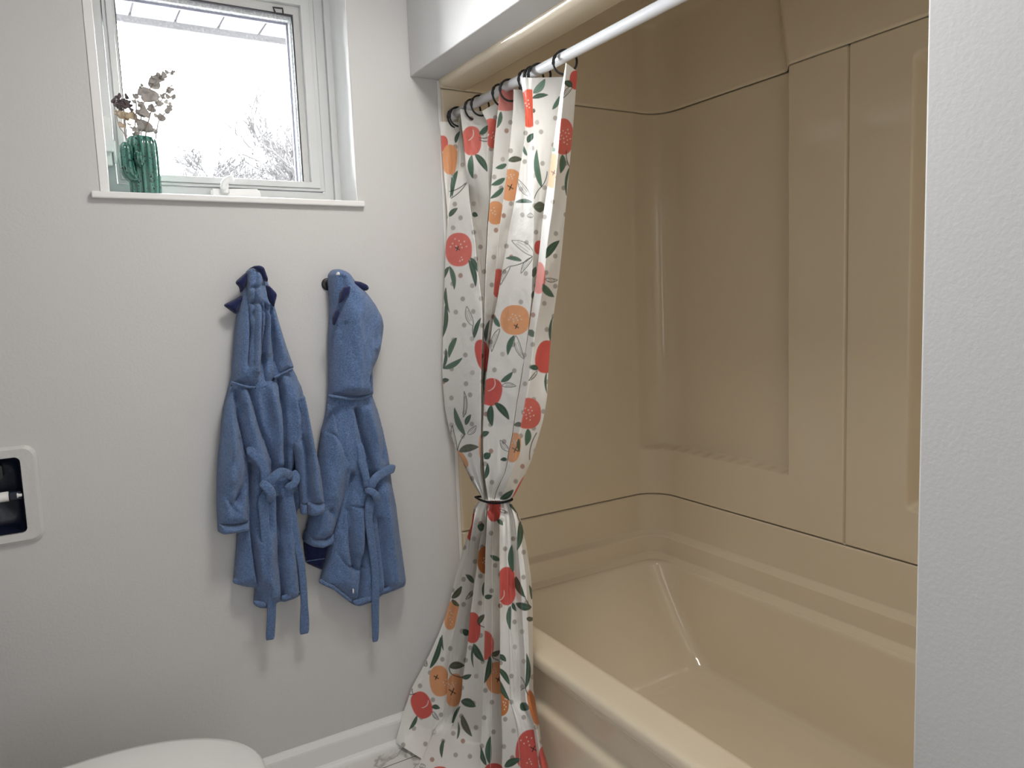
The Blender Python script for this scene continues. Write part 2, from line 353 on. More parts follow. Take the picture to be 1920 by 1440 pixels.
def bare_tree(base, height, label, seed, spread):
    rs = random.Random(seed); g = Geo()
    def grow(p, d, L, r, lev):
        n = 4; pts = [np.array(p)]; q = np.array(p); dd = np.array(d)
        for i in range(n):
            dd = dd+np.array([rs.gauss(0, .10), rs.gauss(0, .10), rs.gauss(0.03, .06)]); dd /= np.linalg.norm(dd); q = q+dd*L/n; pts.append(q)
        g.tube(pts, np.linspace(r, r*0.6, n+1), seg=4, cap=False)
        if lev == 0: return
        for c in range(5):
            k = rs.randint(1, n); s = spread*(0.8+0.6*rs.random()); a = rs.random()*6.283
            nd = dd+s*np.array([math.cos(a), math.sin(a), rs.uniform(-0.1, 0.5)]); nd /= np.linalg.norm(nd)
            grow(pts[k], nd, L*rs.uniform(0.5, 0.75), max(r*0.55, 0.014), lev-1)
    grow(base, (0, 0, 1), height*0.42, 0.09, 5)
    o = put('bare_tree', g.mesh('bare_tree', False), M_BARK); me = o.data
    me.transform(Matrix.Translation(-Vector(base))); o.location = base
    tag(o, label, 'tree', 'leafless trees outside the window')
bare_tree((2.6, 14.0, -0.25), 5.9, 'leafless tree beyond the window, behind the crank handle', 3, 0.85)
bare_tree((4.4, 15.0, -0.25), 5.6, 'leafless tree at the right edge of the window pane', 8, 0.8)
bare_tree((4.3, 19.5, -0.25), 7.4, 'leafless tree in the middle distance, between the other two', 21, 0.9)
# ------------------------------------------------------------------ shower surround and bathtub
RC = 0.10; YE = 0.53; SEG1 = XB-RC-XF; ARC = RC*math.pi/2; SEG2 = YA-RC-(YE+RC)
S1 = SEG1; S2 = S1+ARC; S3 = S2+SEG2; S4 = S3+ARC; S5 = S4+SEG1
def path(s):
    """plan of the three walls: along the window wall, the back, the far end; returns points and inward normals"""
    s = np.asarray(s, float); P = np.zeros((len(s), 2)); N = np.zeros((len(s), 2))
    a = s < S1; P[a] = np.stack([XF+s[a], np.full(a.sum(), YA)], 1); N[a] = (0, -1)
    a = (s >= S1) & (s < S2); t = (s[a]-S1)/RC; P[a] = np.stack([XB-RC+RC*np.sin(t), YA-RC+RC*np.cos(t)], 1); N[a] = np.stack([-np.sin(t), -np.cos(t)], 1)
    a = (s >= S2) & (s < S3); P[a] = np.stack([np.full(a.sum(), XB), YA-RC-(s[a]-S2)], 1); N[a] = (-1, 0)
    a = (s >= S3) & (s < S4); t = (s[a]-S3)/RC; P[a] = np.stack([XB-RC+RC*np.cos(t), YE+RC-RC*np.sin(t)], 1); N[a] = np.stack([-np.cos(t), np.sin(t)], 1)
    a = s >= S4; P[a] = np.stack([XB-RC-(s[a]-S4), np.full(a.sum(), YE)], 1); N[a] = (0, 1)
    return P, N
def s_of_y(y): return S2+YA-RC-y
def samples(lo, hi, n, fine):
    v = list(np.linspace(lo, hi, n))
    for c, h, k in fine: v += list(np.linspace(c-h, c+h, k))
    v = np.array(sorted(x for x in v if lo <= x <= hi)); return v[np.concatenate([[True], np.diff(v) > 2e-4])]
def shell(name, s, z, off, m, parent):
    P, N = path(s); Sg, Zg = np.meshgrid(s, z); o = off(Sg, Zg)
    V = np.stack([P[None, :, 0]+N[None, :, 0]*o, P[None, :, 1]+N[None, :, 1]*o, Zg], -1).reshape(-1, 3)
    return put(name, mesh_np(name, V, grid_faces(len(z), len(s))[:, ::-1]), m, parent)
SR0 = 0.05+S1; SR1 = s_of_y(1.447); SG = s_of_y(1.259); SQ0 = s_of_y(1.078); SQ1 = s_of_y(0.74)
ss = samples(0.0, S5, 260, [(SR0, .03, 24), (SR1, .02, 24), (SG, .012, 26), (SQ0, .03, 24), (SQ1, .03, 12), (0.01, 0.012, 10), (S1+ARC/2, ARC/2, 30), (S3+ARC/2, ARC/2, 20)])
zs = samples(0.6066, 1.9405, 160, [(0.779, .02, 26), (0.757, .02, 20), (0.610, .006, 14), (1.937, .006, 14), (1.86, .03, 16)])
def off_panel(S, Z):
    yrow = 2.03-(S-S1)
    scal = 0.0035*np.abs(np.sin((S-SR0)*60))
    zf = smoothstep(0.770, 0.784, Z+scal)
    rec = smoothstep(S1+0.015, S1+0.115, S)*(1-smoothstep(SR1-0.008, SR1+0.004, S))*zf
    rq = smoothstep(SQ0-0.008, SQ0+0.012, S)*(1-smoothstep(SQ1-0.02, SQ1+0.02, S))*smoothstep(0.742, 0.772, Z)*(1-smoothstep(1.84, 1.87, Z))
    gr = np.exp(-((S-SG)/0.0034)**2)*smoothstep(0.606, 0.612, Z)
    e = -0.005*(1-smoothstep(0.6062, 0.6125, Z))-0.003*smoothstep(1.936, 1.9405, Z)-0.012*(1-smoothstep(-0.002, 0.010, S))
    return 0.004-0.052*rec-0.048*rq-0.011*gr+e+0.012*(1-smoothstep(0, 0.012, S))*0
sur = thing('shower_surround', (XB, 1.28, 0.609), 'glossy beige moulded shower surround with recessed panels above the bathtub', 'shower surround')
shell('wall_panel', ss, zs, off_panel, M_BEIGE, sur)
zd = samples(1.941, 2.33, 60, [(1.948, .008, 20), (2.28, .05, 20)])
def off_dome(S, Z):
    rec = smoothstep(S1+0.015, S1+0.115, S)*(1-smoothstep(SR1-0.050+(Z-1.943)*-0.13, SR1+0.012-(Z-1.943)*0.13, S))
    round_b = 0.008*np.sqrt(np.clip(1-((1.950-np.minimum(Z, 1.950))/0.0095)**2, 0, 1))-0.008
    top = 0.30*smoothstep(2.20, 2.33, Z)**2
    return 0.009+round_b-0.050*rec*(1-smoothstep(2.1, 2.3, Z)*0.3)+top
shell('upper_panel', ss, zd, off_dome, M_BEIGE, sur)
tag(box_obj('ceiling_alcove', (1.01, 1.96, 0.40, YA+0.10, 2.346, 2.38), M_BEIGE), kind='structure')
# front lip under the header
pr = [(XF, ZH+0.02), (XF, ZH-0.004), (XF+0.004, ZH-0.013), (XF+0.012, ZH-0.018), (XF+0.082, ZH-0.021), (XF+0.092, ZH-0.017), (XF+0.098, ZH-0.005), (XF+0.103, 2.30), (XF+0.103, 2.345), (XF+0.02, 2.345)]
ys = np.linspace(YE-0.03, YA-0.001, 40); V = [(x, y, z) for y in ys for x, z in pr]; n = len(pr)
F = [(i*n+j, i*n+(j+1) % n, (i+1)*n+(j+1) % n, (i+1)*n+j) for i in range(len(ys)-1) for j in range(n)]
lm = mesh_py('front_lip', V, F, True); put('front_lip', lm, M_BEIGE, sur)

tub = thing('bathtub', (1.4, 1.28, 0.0), 'glossy beige bathtub with stepped rim, below the shower surround', 'bathtub')
zb = samples(0.385, 0.606, 60, [(0.468, .012, 24), (0.395, .010, 16), (0.603, .004, 12)])
sb = samples(0.0, S5, 200, [(S1+ARC/2, ARC/2, 30), (S3+ARC/2, ARC/2, 20), (0.01, 0.012, 10)])
def off_band(S, Z):
    ledge = 0.026*(1-smoothstep(0.459, 0.478, Z)); rim = 0.030*(1-smoothstep(0.386, 0.402, Z))
    ent = smoothstep(-0.002, 0.012, S)
    return (0.008+ledge+rim+0.02*(0.474-np.clip(Z, 0.40, 0.474)))*ent-0.006*smoothstep(0.602, 0.6062, Z)-0.012*(1-ent)
shell('splash_band', sb, zb, off_band, M_BEIGE, tub)
# basin: rounded rectangles from the rim down
def rrect(x0, x1, y0, y1, r, n=14, m=26):
    P = []
    for cx, cy, a0 in ((x1-r, y1-r, 0), (x0+r, y1-r, 90), (x0+r, y0+r, 180), (x1-r, y0+r, 270)):
        for k in range(n): a = math.radians(a0+90*k/(n-1)); P.append((cx+r*math.cos(a), cy+r*math.sin(a)))
    P = np.array(P); Q = []
    for i in range(4):
        seg = P[i*n:(i+1)*n]; Q.append(seg); nx = P[((i+1) % 4)*n]; t = np.linspace(0, 1, m+2)[1:-1, None]; Q.append(seg[-1]*(1-t)+nx*t)
    return np.vstack(Q)
rings = [(1.046, 1.758, .56, 1.982, .10, .3885), (1.077, 1.742, .60, 1.960, .095, .3895), (1.083, 1.738, .607, 1.952, .09, .388), (1.087, 1.735, .612, 1.945, .085, .382), (1.090, 1.733, .615, 1.937, .08, .372),
         (1.100, 1.727, .63, 1.890, .066, .30), (1.112, 1.721, .65, 1.818, .058, .20), (1.124, 1.715, .67, 1.752, .054, .125), (1.135, 1.707, .685, 1.718, .058, .095), (1.155, 1.688, .71, 1.685, .06, .078), (1.19, 1.655, .75, 1.63, .06, .072), (1.28, 1.56, .9, 1.45, .05, .070), (1.38, 1.46, 1.1, 1.25, .03, .069)]
B = []
for k in range(len(rings)-1):
    nn = 6 if k in (4, 5, 6) else 3
    for t in np.linspace(0, 1, nn, endpoint=False): B.append([a*(1-t)+b*t for a, b in zip(rings[k], rings[k+1])])
B.append(rings[-1]); V = []
for a in B:
    P = rrect(*a[:5])
    z = np.full(len(P), a[5])
    z += 0.055*smoothstep(1.86, 2.0, P[:, 1])**2*(1-smoothstep(1.05, 1.12, P[:, 0]))*smoothstep(0.33, 0.39, a[5])
    V.append(np.column_stack([P, z]))
nb = len(V[0]); V = np.vstack(V)
bmf = [tuple(f) for f in grid_faces(len(B), nb, True)]+[tuple(range((len(B)-1)*nb, len(B)*nb))]
put('basin', mesh_py('basin', V, bmf), M_BEIGE, tub)
# front rim and apron
pr = [(1.079, .3895), (1.076, .3915), (1.071, .3925), (1.066, .3925), (1.02, .3925), (1.003, .3924), (.996, .3915), (.9895, .389), (.985, .384), (.9835, .378), (.983, .370), (.9835, .362), (.987, .355), (.992, .350), (1.000, .344), (1.008, .334), (1.012, .322), (1.0125, .316), (1.0125, .29), (1.0125, .272), (1.0115, .265), (1.008, .257), (1.000, .251), (.990, .247), (.985, .242), (.9825, .236), (.982, .228), (.982, .20), (.983, .10), (.984, 0.0), (1.03, 0.0)]
ys = np.concatenate([np.linspace(YE+0.01, 1.85, 40), np.linspace(1.86, YA-0.004, 24)]); V = []
for y in ys:
    for x, z in pr: V.append((x, y, z+0.055*float(smoothstep(1.86, 2.0, y))**2*float(smoothstep(0.33, 0.385, z))))
n = len(pr); F = [(i*n+j, i*n+j+1, (i+1)*n+j+1, (i+1)*n+j) for i in range(len(ys)-1) for j in range(n-1)]
put('apron', mesh_py('apron', V, F), M_BEIGE, tub)

# ------------------------------------------------------------------ curtain rod
XR, ZR, RR = 1.043, 1.867, 0.0125
rod = thing('curtain_rod', (XR, 1.28, ZR), 'white enamelled tension rod carrying the fruit-print shower curtain', 'curtain rod')
g = Geo(); g.tube([(XR, y, ZR) for y in (0.56, 1.0, 1.02, 1.5, 2.005)], RR, seg=28, hint=(0, 0, 1)); put('rod_tube', g.mesh('rod_tube'), M_ROD, rod)
for y0, y1 in ((YA-0.001, YA-0.028), (YE+0.012, YE+0.04)):
    g = Geo(); g.tube([(XR, y0, ZR), (XR, y0*0.85+y1*0.15, ZR), (XR, y0*0.8+y1*0.2, ZR), (XR, y1, ZR)], [0.0175, 0.0175, 0.015, 0.0135], seg=28, hint=(0, 0, 1)); put('end_cap', g.mesh('end_cap'), M_PLASTIC_W, rod)

# ------------------------------------------------------------------ toilet
toi = thing('toilet', (0.0, 1.452, 0.0), 'white toilet with closed lid, beside the wall under the paper holder', 'toilet')
TY = 1.458
def oval(cx, lf, lb, hw, n=72):
    a = np.linspace(0, 2*np.pi, n, endpoint=False); c, s = np.cos(a), np.sin(a)
    x = cx+np.where(c >= 0, lf*np.sign(c)*np.abs(c)**1.0, lb*np.sign(c)*np.abs(c)**0.7)
    return np.column_stack([x, TY+hw*np.sign(s)*np.abs(s)**np.where(c >= 0, 0.94, 0.8)])
def oval_loft(name, rows, m, parent):
    V = []; 
    for cx, lf, lb, hw, z in rows: P = oval(cx, lf, lb, hw); V.append(np.column_stack([P, np.full(len(P), z)]))
    n = len(V[0]); F = [tuple(f) for f in grid_faces(len(V), n, True)]+[tuple(range(n))[::-1], tuple(range((len(V)-1)*n, len(V)*n))]
    me = mesh_py(name, np.vstack(V), F); bm = bmesh.new(); bm.from_mesh(me); return put(name, from_bm(name, bm, True), m, parent)
oval_loft('lid', [(-.02, .272, .235, .197, .412), (-.02, .282, .238, .203, .416), (-.02, .286, .240, .206, .423), (-.02, .285, .239, .205, .430), (-.02, .279, .236, .201, .4345), (-.02, .262, .225, .188, .4375), (-.02, .20, .15, .14, .441), (-.02, .08, .06, .05, .4425)], M_CERAMIC, toi)
oval_loft('seat', [(-.02, .268, .23, .194, .392), (-.02, .278, .234, .200, .395), (-.02, .281, .236, .202, .402), (-.02, .278, .234, .200, .408), (-.02, .266, .23, .194, .4105)], M_CERAMIC, toi)
oval_loft('bowl', [(-.12, .20, .25, .11, .0), (-.12, .19, .24, .10, .06), (-.12, .20, .24, .10, .14), (-.08, .23, .24, .135, .25), (-.05, .27, .23, .170, .33), (-.03, .275, .24, .182, .37), (-.03, .272, .24, .180, .388), (-.03, .26, .23, .17, .391)], M_CERAMIC, toi)
bm = bmesh.new(); add_box(bm, -.50, -.29, TY-.21, TY+.21, .36, .74, bev=.025, seg=4); add_box(bm, -.45, -.22, TY-.13, TY+.13, .22, .385, bev=.02, seg=3); put('tank', from_bm('tank', bm), M_CERAMIC, toi)
bm = bmesh.new(); add_box(bm, -.51, -.28, TY-.22, TY+.22, .74, .775, bev=.012, seg=3); put('tank_lid', from_bm('tank_lid', bm), M_CERAMIC, toi)

# ------------------------------------------------------------------ recessed paper holder
M_FRAMEP = mat('painted_frame', (0.62, 0.617, 0.605), 0.4, 0.4, bump=(90, 0.0008, 3))
tp = thing('toilet_paper_holder', (-0.18, YA, 0.915), 'recessed black paper holder in a white painted frame with an empty roller', 'toilet paper holder')
def rr2(x0, x1, z0, z1, r, n=8):
    return [((x1-r if a0 in (0, 270) else x0+r)+r*math.cos(math.radians(a0+90*k/(n-1))), (z1-r if a0 in (0, 90) else z0+r)+r*math.sin(math.radians(a0+90*k/(n-1)))) for a0 in (0, 90, 180, 270) for k in range(n)]
O = rr2(-.292, -.076, .804, 1.030, .026); O2 = rr2(-.285, -.083, .811, 1.023, .022); I1 = rr2(-.258, -.109, .828, 1.005, .012); I2 = rr2(-.258, -.109, .828, 1.005, .012); n = len(O)
V = [(x, YA, z) for x, z in O]+[(x, YA-.006, z) for x, z in O]+[(x, YA-.011, z) for x, z in O2]+[(x, YA-.010, z) for x, z in I1]+[(x, YA+.004, z) for x, z in I2]
F = [(k*n+j, k*n+(j+1) % n, (k+1)*n+(j+1) % n, (k+1)*n+j) for k in range(4) for j in range(n)]
put('frame', (lambda me: me)(mesh_py('frame', V, F, False)), M_FRAMEP, tp)
a = rr2(-.256, -.111, .830, 1.003, .011); b = rr2(-.250, -.117, .838, .992, .02); c = rr2(-.240, -.127, .85, .98, .02); n = len(a)
V = [(x, YA-.004, z) for x, z in a]+[(x, YA+.045, z) for x, z in b]+[(x, YA+.052, z) for x, z in c]+[(-.183, YA+.052, .915)]
F = [(k*n+j, k*n+(j+1) % n, (k+1)*n+(j+1) % n, (k+1)*n+j) for k in range(2) for j in range(n)]+[(2*n+j, 2*n+(j+1) % n, 3*n) for j in range(n)]
rc = put('recess', mesh_py('recess', V, F, True), M_NAVYBOX, tp)
bm = bmesh.new(); prism(bm, rr2(-.232, -.147, .952, .985, .006), YA+.030, YA+.0515, 0.0); put('back_slot', from_bm('back_slot', bm), M_BLACK, rc)
bm = bmesh.new(); add_box(bm, -.138, -.113, YA-.004, YA+.03, .905, .925, bev=.003); put('roller_arm', from_bm('roller_arm', bm), M_NAVYBOX, tp); bm = bmesh.new(); add_box(bm, -.254, -.228, YA-.004, YA+.03, .905, .925, bev=.003); put('roller_arm', from_bm('roller_arm', bm), M_NAVYBOX, tp)
g = Geo(); g.tube([(-.225, YA+.004, .915), (-.1385, YA+.004, .915)], .0115, seg=20, hint=(0, 0, 1))
ro = put('roller', g.mesh('roller'), M_PLASTIC_W, tp)
g = Geo(); g.tube([(-.1225, YA-.006, .916), (-.120, YA-.006, .916), (-.1195, YA-.006, .916), (-.1125, YA-.006, .916)], [.0055, .0065, .004, .0035], seg=14, hint=(0, 0, 1)); put('roller_pin', g.mesh('roller_pin'), M_PLASTIC_W, ro)
# ------------------------------------------------------------------ fruit-print shower curtain
U = {  # fold lines above the tie (photo points along the cloth): boundaries between neighbouring panels
 0: [(824.4, 228), (831, 311), (838, 391), (840, 450), (842, 600), (845, 760), (860, 850), (885, 905), (904, 933)],
 1: [(860, 225), (857, 300), (848, 350), (841.7, 380), (838, 424), (835.4, 453), (833.5, 504), (829.4, 636), (828.4, 697), (829.6, 719), (833.5, 765), (838, 789), (846, 820), (857, 845), (871, 872), (889, 905), (900.5, 925), (904.4, 933)],
 2: [(861.6, 204), (866.7, 249), (871, 291), (874.4, 331), (881, 380), (886, 413), (891.7, 453), (897, 511), (904, 564), (905.7, 602), (905, 642), (903, 700), (903, 770), (902, 820), (900.5, 880), (903, 905), (907, 934)],
 3: [(902, 209), (914.4, 231), (913, 293), (914.4, 347), (917, 380), (913, 420), (908.6, 513), (906.5, 580), (906.4, 642), (905, 700), (905, 820), (904, 880), (906, 910), (909, 936)],
 4: [(935, 168), (934.4, 191), (926.7, 258), (921, 335), (916.7, 391), (914, 425), (909.6, 513), (907.5, 580), (907.4, 642), (906, 700), (906, 820), (905.5, 880), (907, 910), (910, 937)],
 5: [(962.5, 168), (961.5, 207), (952.6, 301), (941.5, 386), (935, 435), (929.4, 500), (924, 558), (917.5, 610), (912, 660), (909, 700), (907, 760), (906, 820), (906, 880), (909, 910), (913, 939)],
 6: [(975.5, 144.5), (983.5, 198), (985, 251), (974, 320), (963, 386), (954, 431), (941, 505), (931, 567), (922, 610), (913, 690), (911, 705), (907, 758), (904.5, 804), (905.5, 860), (909, 900), (916, 941)],
 7: [(997.5, 146), (1000, 235), (1001, 322), (1001, 400), (999.3, 480), (996.7, 558), (991, 616), (983, 675), (979, 693), (973.5, 728), (968, 760), (963, 795), (959, 822), (953, 847), (950, 868), (946, 888), (936, 908), (927, 925), (924, 942)],
 8: [(1060.8, 118), (1049, 184.6), (1041, 244), (1034, 290), (1025, 354), (1018, 400), (1009, 487), (1001, 551), (996.7, 576), (991, 620), (980, 691), (974, 728.6), (968.6, 758), (963.7, 793), (960, 820), (954, 845), (951, 866.6), (947, 886), (938, 905), (930, 924), (926, 942)],
 9: [(1061.6, 118), (1057, 173), (1052, 219), (1046.6, 283), (1039.7, 352), (1034, 400), (1025.6, 458), (1021, 504), (1015.6, 549), (1008, 591), (1002, 627), (994, 691), (991, 719), (986, 746), (980, 781), (974, 812), (968, 845), (961, 880), (948, 912), (938, 942)],
 10: [(1083, 134), (1080, 168.5), (1075, 235), (1068, 313), (1062, 380), (1054, 469), (1048, 524), (1041, 571), (1034, 624), (1028.5, 697), (1026, 746), (1019, 787), (1007.5, 828), (996, 865), (982, 896), (965, 929), (956, 939)]}
D = {  # below the tie
 0: [(904, 935), (897, 941), (888, 953), (884, 984), (877, 1003.6), (865.6, 1037), (854, 1081), (844, 1126), (836.4, 1153), (822, 1190), (807, 1223), (792, 1252), (772.5, 1288), (758, 1330), (745, 1377), (743, 1384), (741, 1392)],
 1: [(905, 936), (899, 942), (891, 955), (886, 985), (882, 1008), (879.5, 1044), (865.6, 1103), (861.7, 1128), (858, 1149.5), (848, 1195), (844, 1221.5), (840, 1257.6), (837.5, 1306), (834, 1330), (814, 1360.5), (792, 1415), (782, 1440), (776, 1455)],
 2: [(911, 938), (912, 950), (908, 988), (899.6, 1013), (894.7, 1056), (889, 1095), (885, 1126), (881, 1153), (878, 1190), (874.5, 1221.5), (870, 1252), (867, 1274), (864.6, 1306), (857, 1333), (838, 1388), (829, 1440), (825, 1470)],
 3: [(914, 939), (912, 998), (910, 1025), (909, 1075.6), (908, 1134), (908, 1190), (907, 1234), (905, 1295.6), (903.4, 1342.5), (901, 1388), (899, 1440), (898, 1480)],
 5: [(935.6, 943), (936.5, 974), (936, 1037), (936.5, 1095), (937, 1153), (936.8, 1270), (938.6, 1299), (939.5, 1342.5), (941, 1396.7), (940, 1440), (940, 1490)],
 7: [(953, 942), (959, 968.6), (962, 1017), (963.8, 1068), (965.7, 1095), (968.6, 1153), (972, 1194), (974.7, 1221.5), (975.6, 1270), (976, 1317), (987, 1335), (1000, 1360), (1005, 1396), (1011, 1440), (1016, 1500)],
 10: [(956, 940), (968.6, 959), (978, 978), (986, 1017), (992, 1056), (996, 1085), (998.8, 1134), (999.7, 1200), (1000, 1292), (1005, 1324), (1011, 1357), (1016, 1396.7), (1029, 1440), (1040, 1510)]}
def line(L, py): a = np.array(L, float); return np.interp(py, a[:, 1], a[:, 0])
def midline(A, B, t): return [(line(A, y)*(1-t)+line(B, y)*t, y) for y in np.linspace(max(A[0][1], B[0][1]), min(A[-1][1], B[-1][1]), 40)]
D[4] = midline(D[3], D[5], 0.5); D[6] = midline(D[5], D[7], 0.5); D[8] = midline(D[7], D[10], 0.34); D[9] = midline(D[7], D[10], 0.67)
# depth of the curtain plane along the photo rows
def base_x(py, k):
    t = np.interp(py, [118, 230, 420, 640, 800, 900, 940, 980, 1100, 1300, 1450, 1520], [1.043, 1.042, 1.030, 1.012, .995, .975, .965, .962, .955, .945, .930, .925])
    return t
NU, ND = 660, 480
TIE = 940.0
# sequence of vertex lines: (boundary, role) with role v = far end of the left panel, p = near start of the right one, c = crease
SEQ = [(0, 'p'), (1, 'v'), (1, 'p'), (2, 'v'), (2, 'p'), (3, 'v'), (3, 'p'), (4, 'v'), (4, 'p'), (5, 'v'), (5, 'p'), (6, 'v'), (6, 'p'), (7, 'c'), (8, 'v'), (8, 'p'), (9, 'c'), (10, 'c')]
NEAR_U = {0: 0.0, 1: -.012, 2: -.016, 3: -.010, 4: -.014, 5: -.010, 6: -.020, 7: -.012, 8: -.016, 9: -.030, 10: .004}
FAR_U = {1: .016, 2: .012, 3: .016, 4: .014, 5: .014, 6: .012, 8: .018}
NEAR_D = {0: .0, 1: -.024, 2: -.012, 3: -.030, 4: -.012, 5: -.030, 6: -.020, 7: -.006, 8: -.016, 9: -.010, 10: .010}
FAR_D = {1: .018, 2: .016, 3: .016, 4: -.010, 5: .014, 6: -.018, 8: -.014}
OCC_D = {1, 2, 3, 5}
rows_u = np.linspace(0, 1, NU, endpoint=False); rows_d = np.linspace(0, 1, ND)
PTS = []; PXY = []
def smooth1(a, k):
    if k < 1: return a
    w_ = np.hanning(2*k+3)[1:-1]; w_ /= w_.sum(); return np.convolve(np.pad(a, k, mode='edge'), w_, 'valid')
for b, role in SEQ:
    top = U[b][0][1]
    if role == 'v': top = {1: 229, 2: 206, 3: 209, 4: 188, 5: 168, 6: 168, 8: 144}[b]
    pu = top+(TIE-top)*rows_u; xu = smooth1(line(U[b], pu), 9)
    botv = D[b][-1][1]
    if role == 'v': botv = {1: 1424, 2: 1456, 3: 1472, 4: 1480, 5: 1488, 6: 1494, 8: 1503}[b]
    pd = TIE+(botv-TIE)*rows_d
    a = np.array(D[b]); xd = line(D[b], pd); ex = pd > a[-1, 1]; xd = smooth1(xd, 8)
    py = np.concatenate([pu, pd]); px = np.concatenate([xu, xd])
    wt = 1/(1+np.exp(-(py-TIE)/14.0))
    nr = NEAR_U[b]*(1-wt)+NEAR_D[b]*wt
    if role == 'v': dv = FAR_U[b]*(1-wt)+FAR_D[b]*wt
    else: dv = nr
    sh = 0.0
    if role == 'v':
        occ = 4.0*(1-wt)+(4.0 if b in OCC_D else 0.0)*wt; sh = occ
    if b == 2:   # this fold turns over half way down: the big left panel comes to the front
        f = smoothstep(300, 400, py)*(1-wt)
        if role == 'v': sh = sh*(1-f)+0*f; dv = dv*(1-f)+(-.018)*f
        else: sh = -4.0*f; dv = dv*(1-f)+.016*f
    pinch = 1-0.62*np.exp(-((py-TIE)/26.0)**2)
    X = base_x(py, b)+1.7*dv*pinch
    X = smooth1(X, 6)
    d = np.array([ray(x, y) for x, y in zip(px+sh, py)]); k = X/d[:, 0]
    k = np.minimum(k, 2.004/d[:, 1]); low = d[:, 2] < 0
    k = np.where(low, np.minimum(k, (0.008-CAM_H)/np.where(low, d[:, 2], -1)), k)
    k = smooth1(k, 5)
    PTS.append(d*k[:, None]+CAMPOS); PXY.append(px)
PTS = np.array(PTS)                                   # lines x rows x 3
COLS = []; PAN = []; pan = 0
for i in range(len(SEQ)-1):
    hid = SEQ[i][1] == 'v' and SEQ[i+1][1] == 'p'
    wpx = np.max(np.abs(PXY[i+1]-PXY[i])); n = 7 if hid else int(max(14, wpx*1.05))
    ts = np.linspace(0, 1, n, endpoint=False)
    for t in ts:
        COLS.append(PTS[i]*(1-t)+PTS[i+1]*t); PAN.append(-1 if hid else pan)
    if not hid: pan += 1
COLS.append(PTS[-1]); PAN.append(pan-1); COLS = np.array(COLS); PAN = np.array(PAN)
# panels: 0 P0, 1 P1, 2 P2, 3 P3, 4 P4, 5 P5, 6 P6, 7 P7, 8 P8, 9 P9
ker = np.array([1, 2, 3, 2, 1.0]); ker /= ker.sum()
C2 = np.pad(COLS, ((2, 2), (0, 0), (0, 0)), mode='edge'); COLS = sum(ker[j]*C2[j:j+len(COLS)] for j in range(5))
nc, nrw = COLS.shape[:2]
ci = np.arange(nc)[:, None]*np.ones((1, nrw)); ri = np.ones((nc, 1))*np.arange(nrw)[None, :]
amp = 1-0.55*np.exp(-((ri-NU)/40.0)**2)
wr = 0.010*vnoise(ci/46.0+7, ri/150.0, 3)+0.0055*vnoise(ci/22.0+ri/90.0, ri/60.0, 5)+0.0024*vnoise(ci/9.0-ri/40.0, ri/26.0, 9)
near = np.exp(-((ri-NU)/60.0)**2); wr += near*0.006*np.sin(ci/7.5)
dirv = COLS-CAMPOS; dirv /= np.linalg.norm(dirv, axis=-1)[..., None]
off = dirv*(wr*amp)[..., None]
COLS = COLS+off
COLS[..., 1] = np.minimum(COLS[..., 1], 2.008); COLS[..., 2] = np.maximum(COLS[..., 2], 0.004)
COLS[..., 0] = np.where(COLS[..., 2] < 0.45, np.minimum(COLS[..., 0], 0.978), COLS[..., 0])
V = COLS.transpose(1, 0, 2).reshape(-1, 3)
# where each vertex of the print falls on the traced pattern
rel = V-CAMPOS; dz = rel @ _f; PX = 960+FPX*(rel @ _r)/dz; PY = 720-FPX*(rel @ _u)/dz
PANV = np.tile(PAN, nrw); UP = np.repeat(np.arange(nrw) < NU, nc)
C_WHITE = np.array((0.91, 0.897, 0.865))
COLV = np.tile(C_WHITE, (len(V), 1))
RED = (0.72, 0.125, 0.105); CORAL = (0.76, 0.18, 0.145); ORANGE = (0.84, 0.41, 0.205); PINK = (0.80, 0.30, 0.27)
LD = (0.060, 0.118, 0.080); LM = (0.105, 0.20, 0.14); LL = (0.20, 0.32, 0.25); LO = (0.12, 0.13, 0.085); INK = (0.025, 0.030, 0.028); DOT = (0.50, 0.475, 0.44)
def sel(x, y, r, pans, up):
    m_ = (np.abs(PX-x) < r) & (np.abs(PY-y) < r) & (UP == up)
    if pans is not None: m_ &= np.isin(PANV, pans)
    return np.nonzero(m_)[0]
def paint(idx, cov, col):
    cov = np.clip(cov, 0, 1)[:, None]; COLV[idx] = COLV[idx]*(1-cov)+np.array(col)*cov
def ell(x, y, rx, ry, rot, col, pans, up, sq=2.0):
    i = sel(x, y, max(rx, ry)*1.5, pans, up); a = math.radians(rot)
    u = ((PX[i]-x)*math.cos(a)+(PY[i]-y)*math.sin(a))/rx; v = (-(PX[i]-x)*math.sin(a)+(PY[i]-y)*math.cos(a))/ry
    d = (np.abs(u)**sq+np.abs(v)**sq)**(1/sq); paint(i, (1-d)*min(rx, ry)/1.0+0.5, col); return
def stroke(x0, y0, x1, y1, wd, col, pans, up, bend=0.0):
    L = math.hypot(x1-x0, y1-y0)+1e-6; i = sel((x0+x1)/2, (y0+y1)/2, L*0.6+6, pans, up)
    ux, uy = (x1-x0)/L, (y1-y0)/L; s = (PX[i]-x0)*ux+(PY[i]-y0)*uy; t = -(PX[i]-x0)*uy+(PY[i]-y0)*ux
    t = t-bend*L*(4*(s/L)*(1-s/L)); e = np.maximum(np.maximum(-s, s-L), 0); paint(i, (wd/2-np.hypot(t, e))+0.5, col)
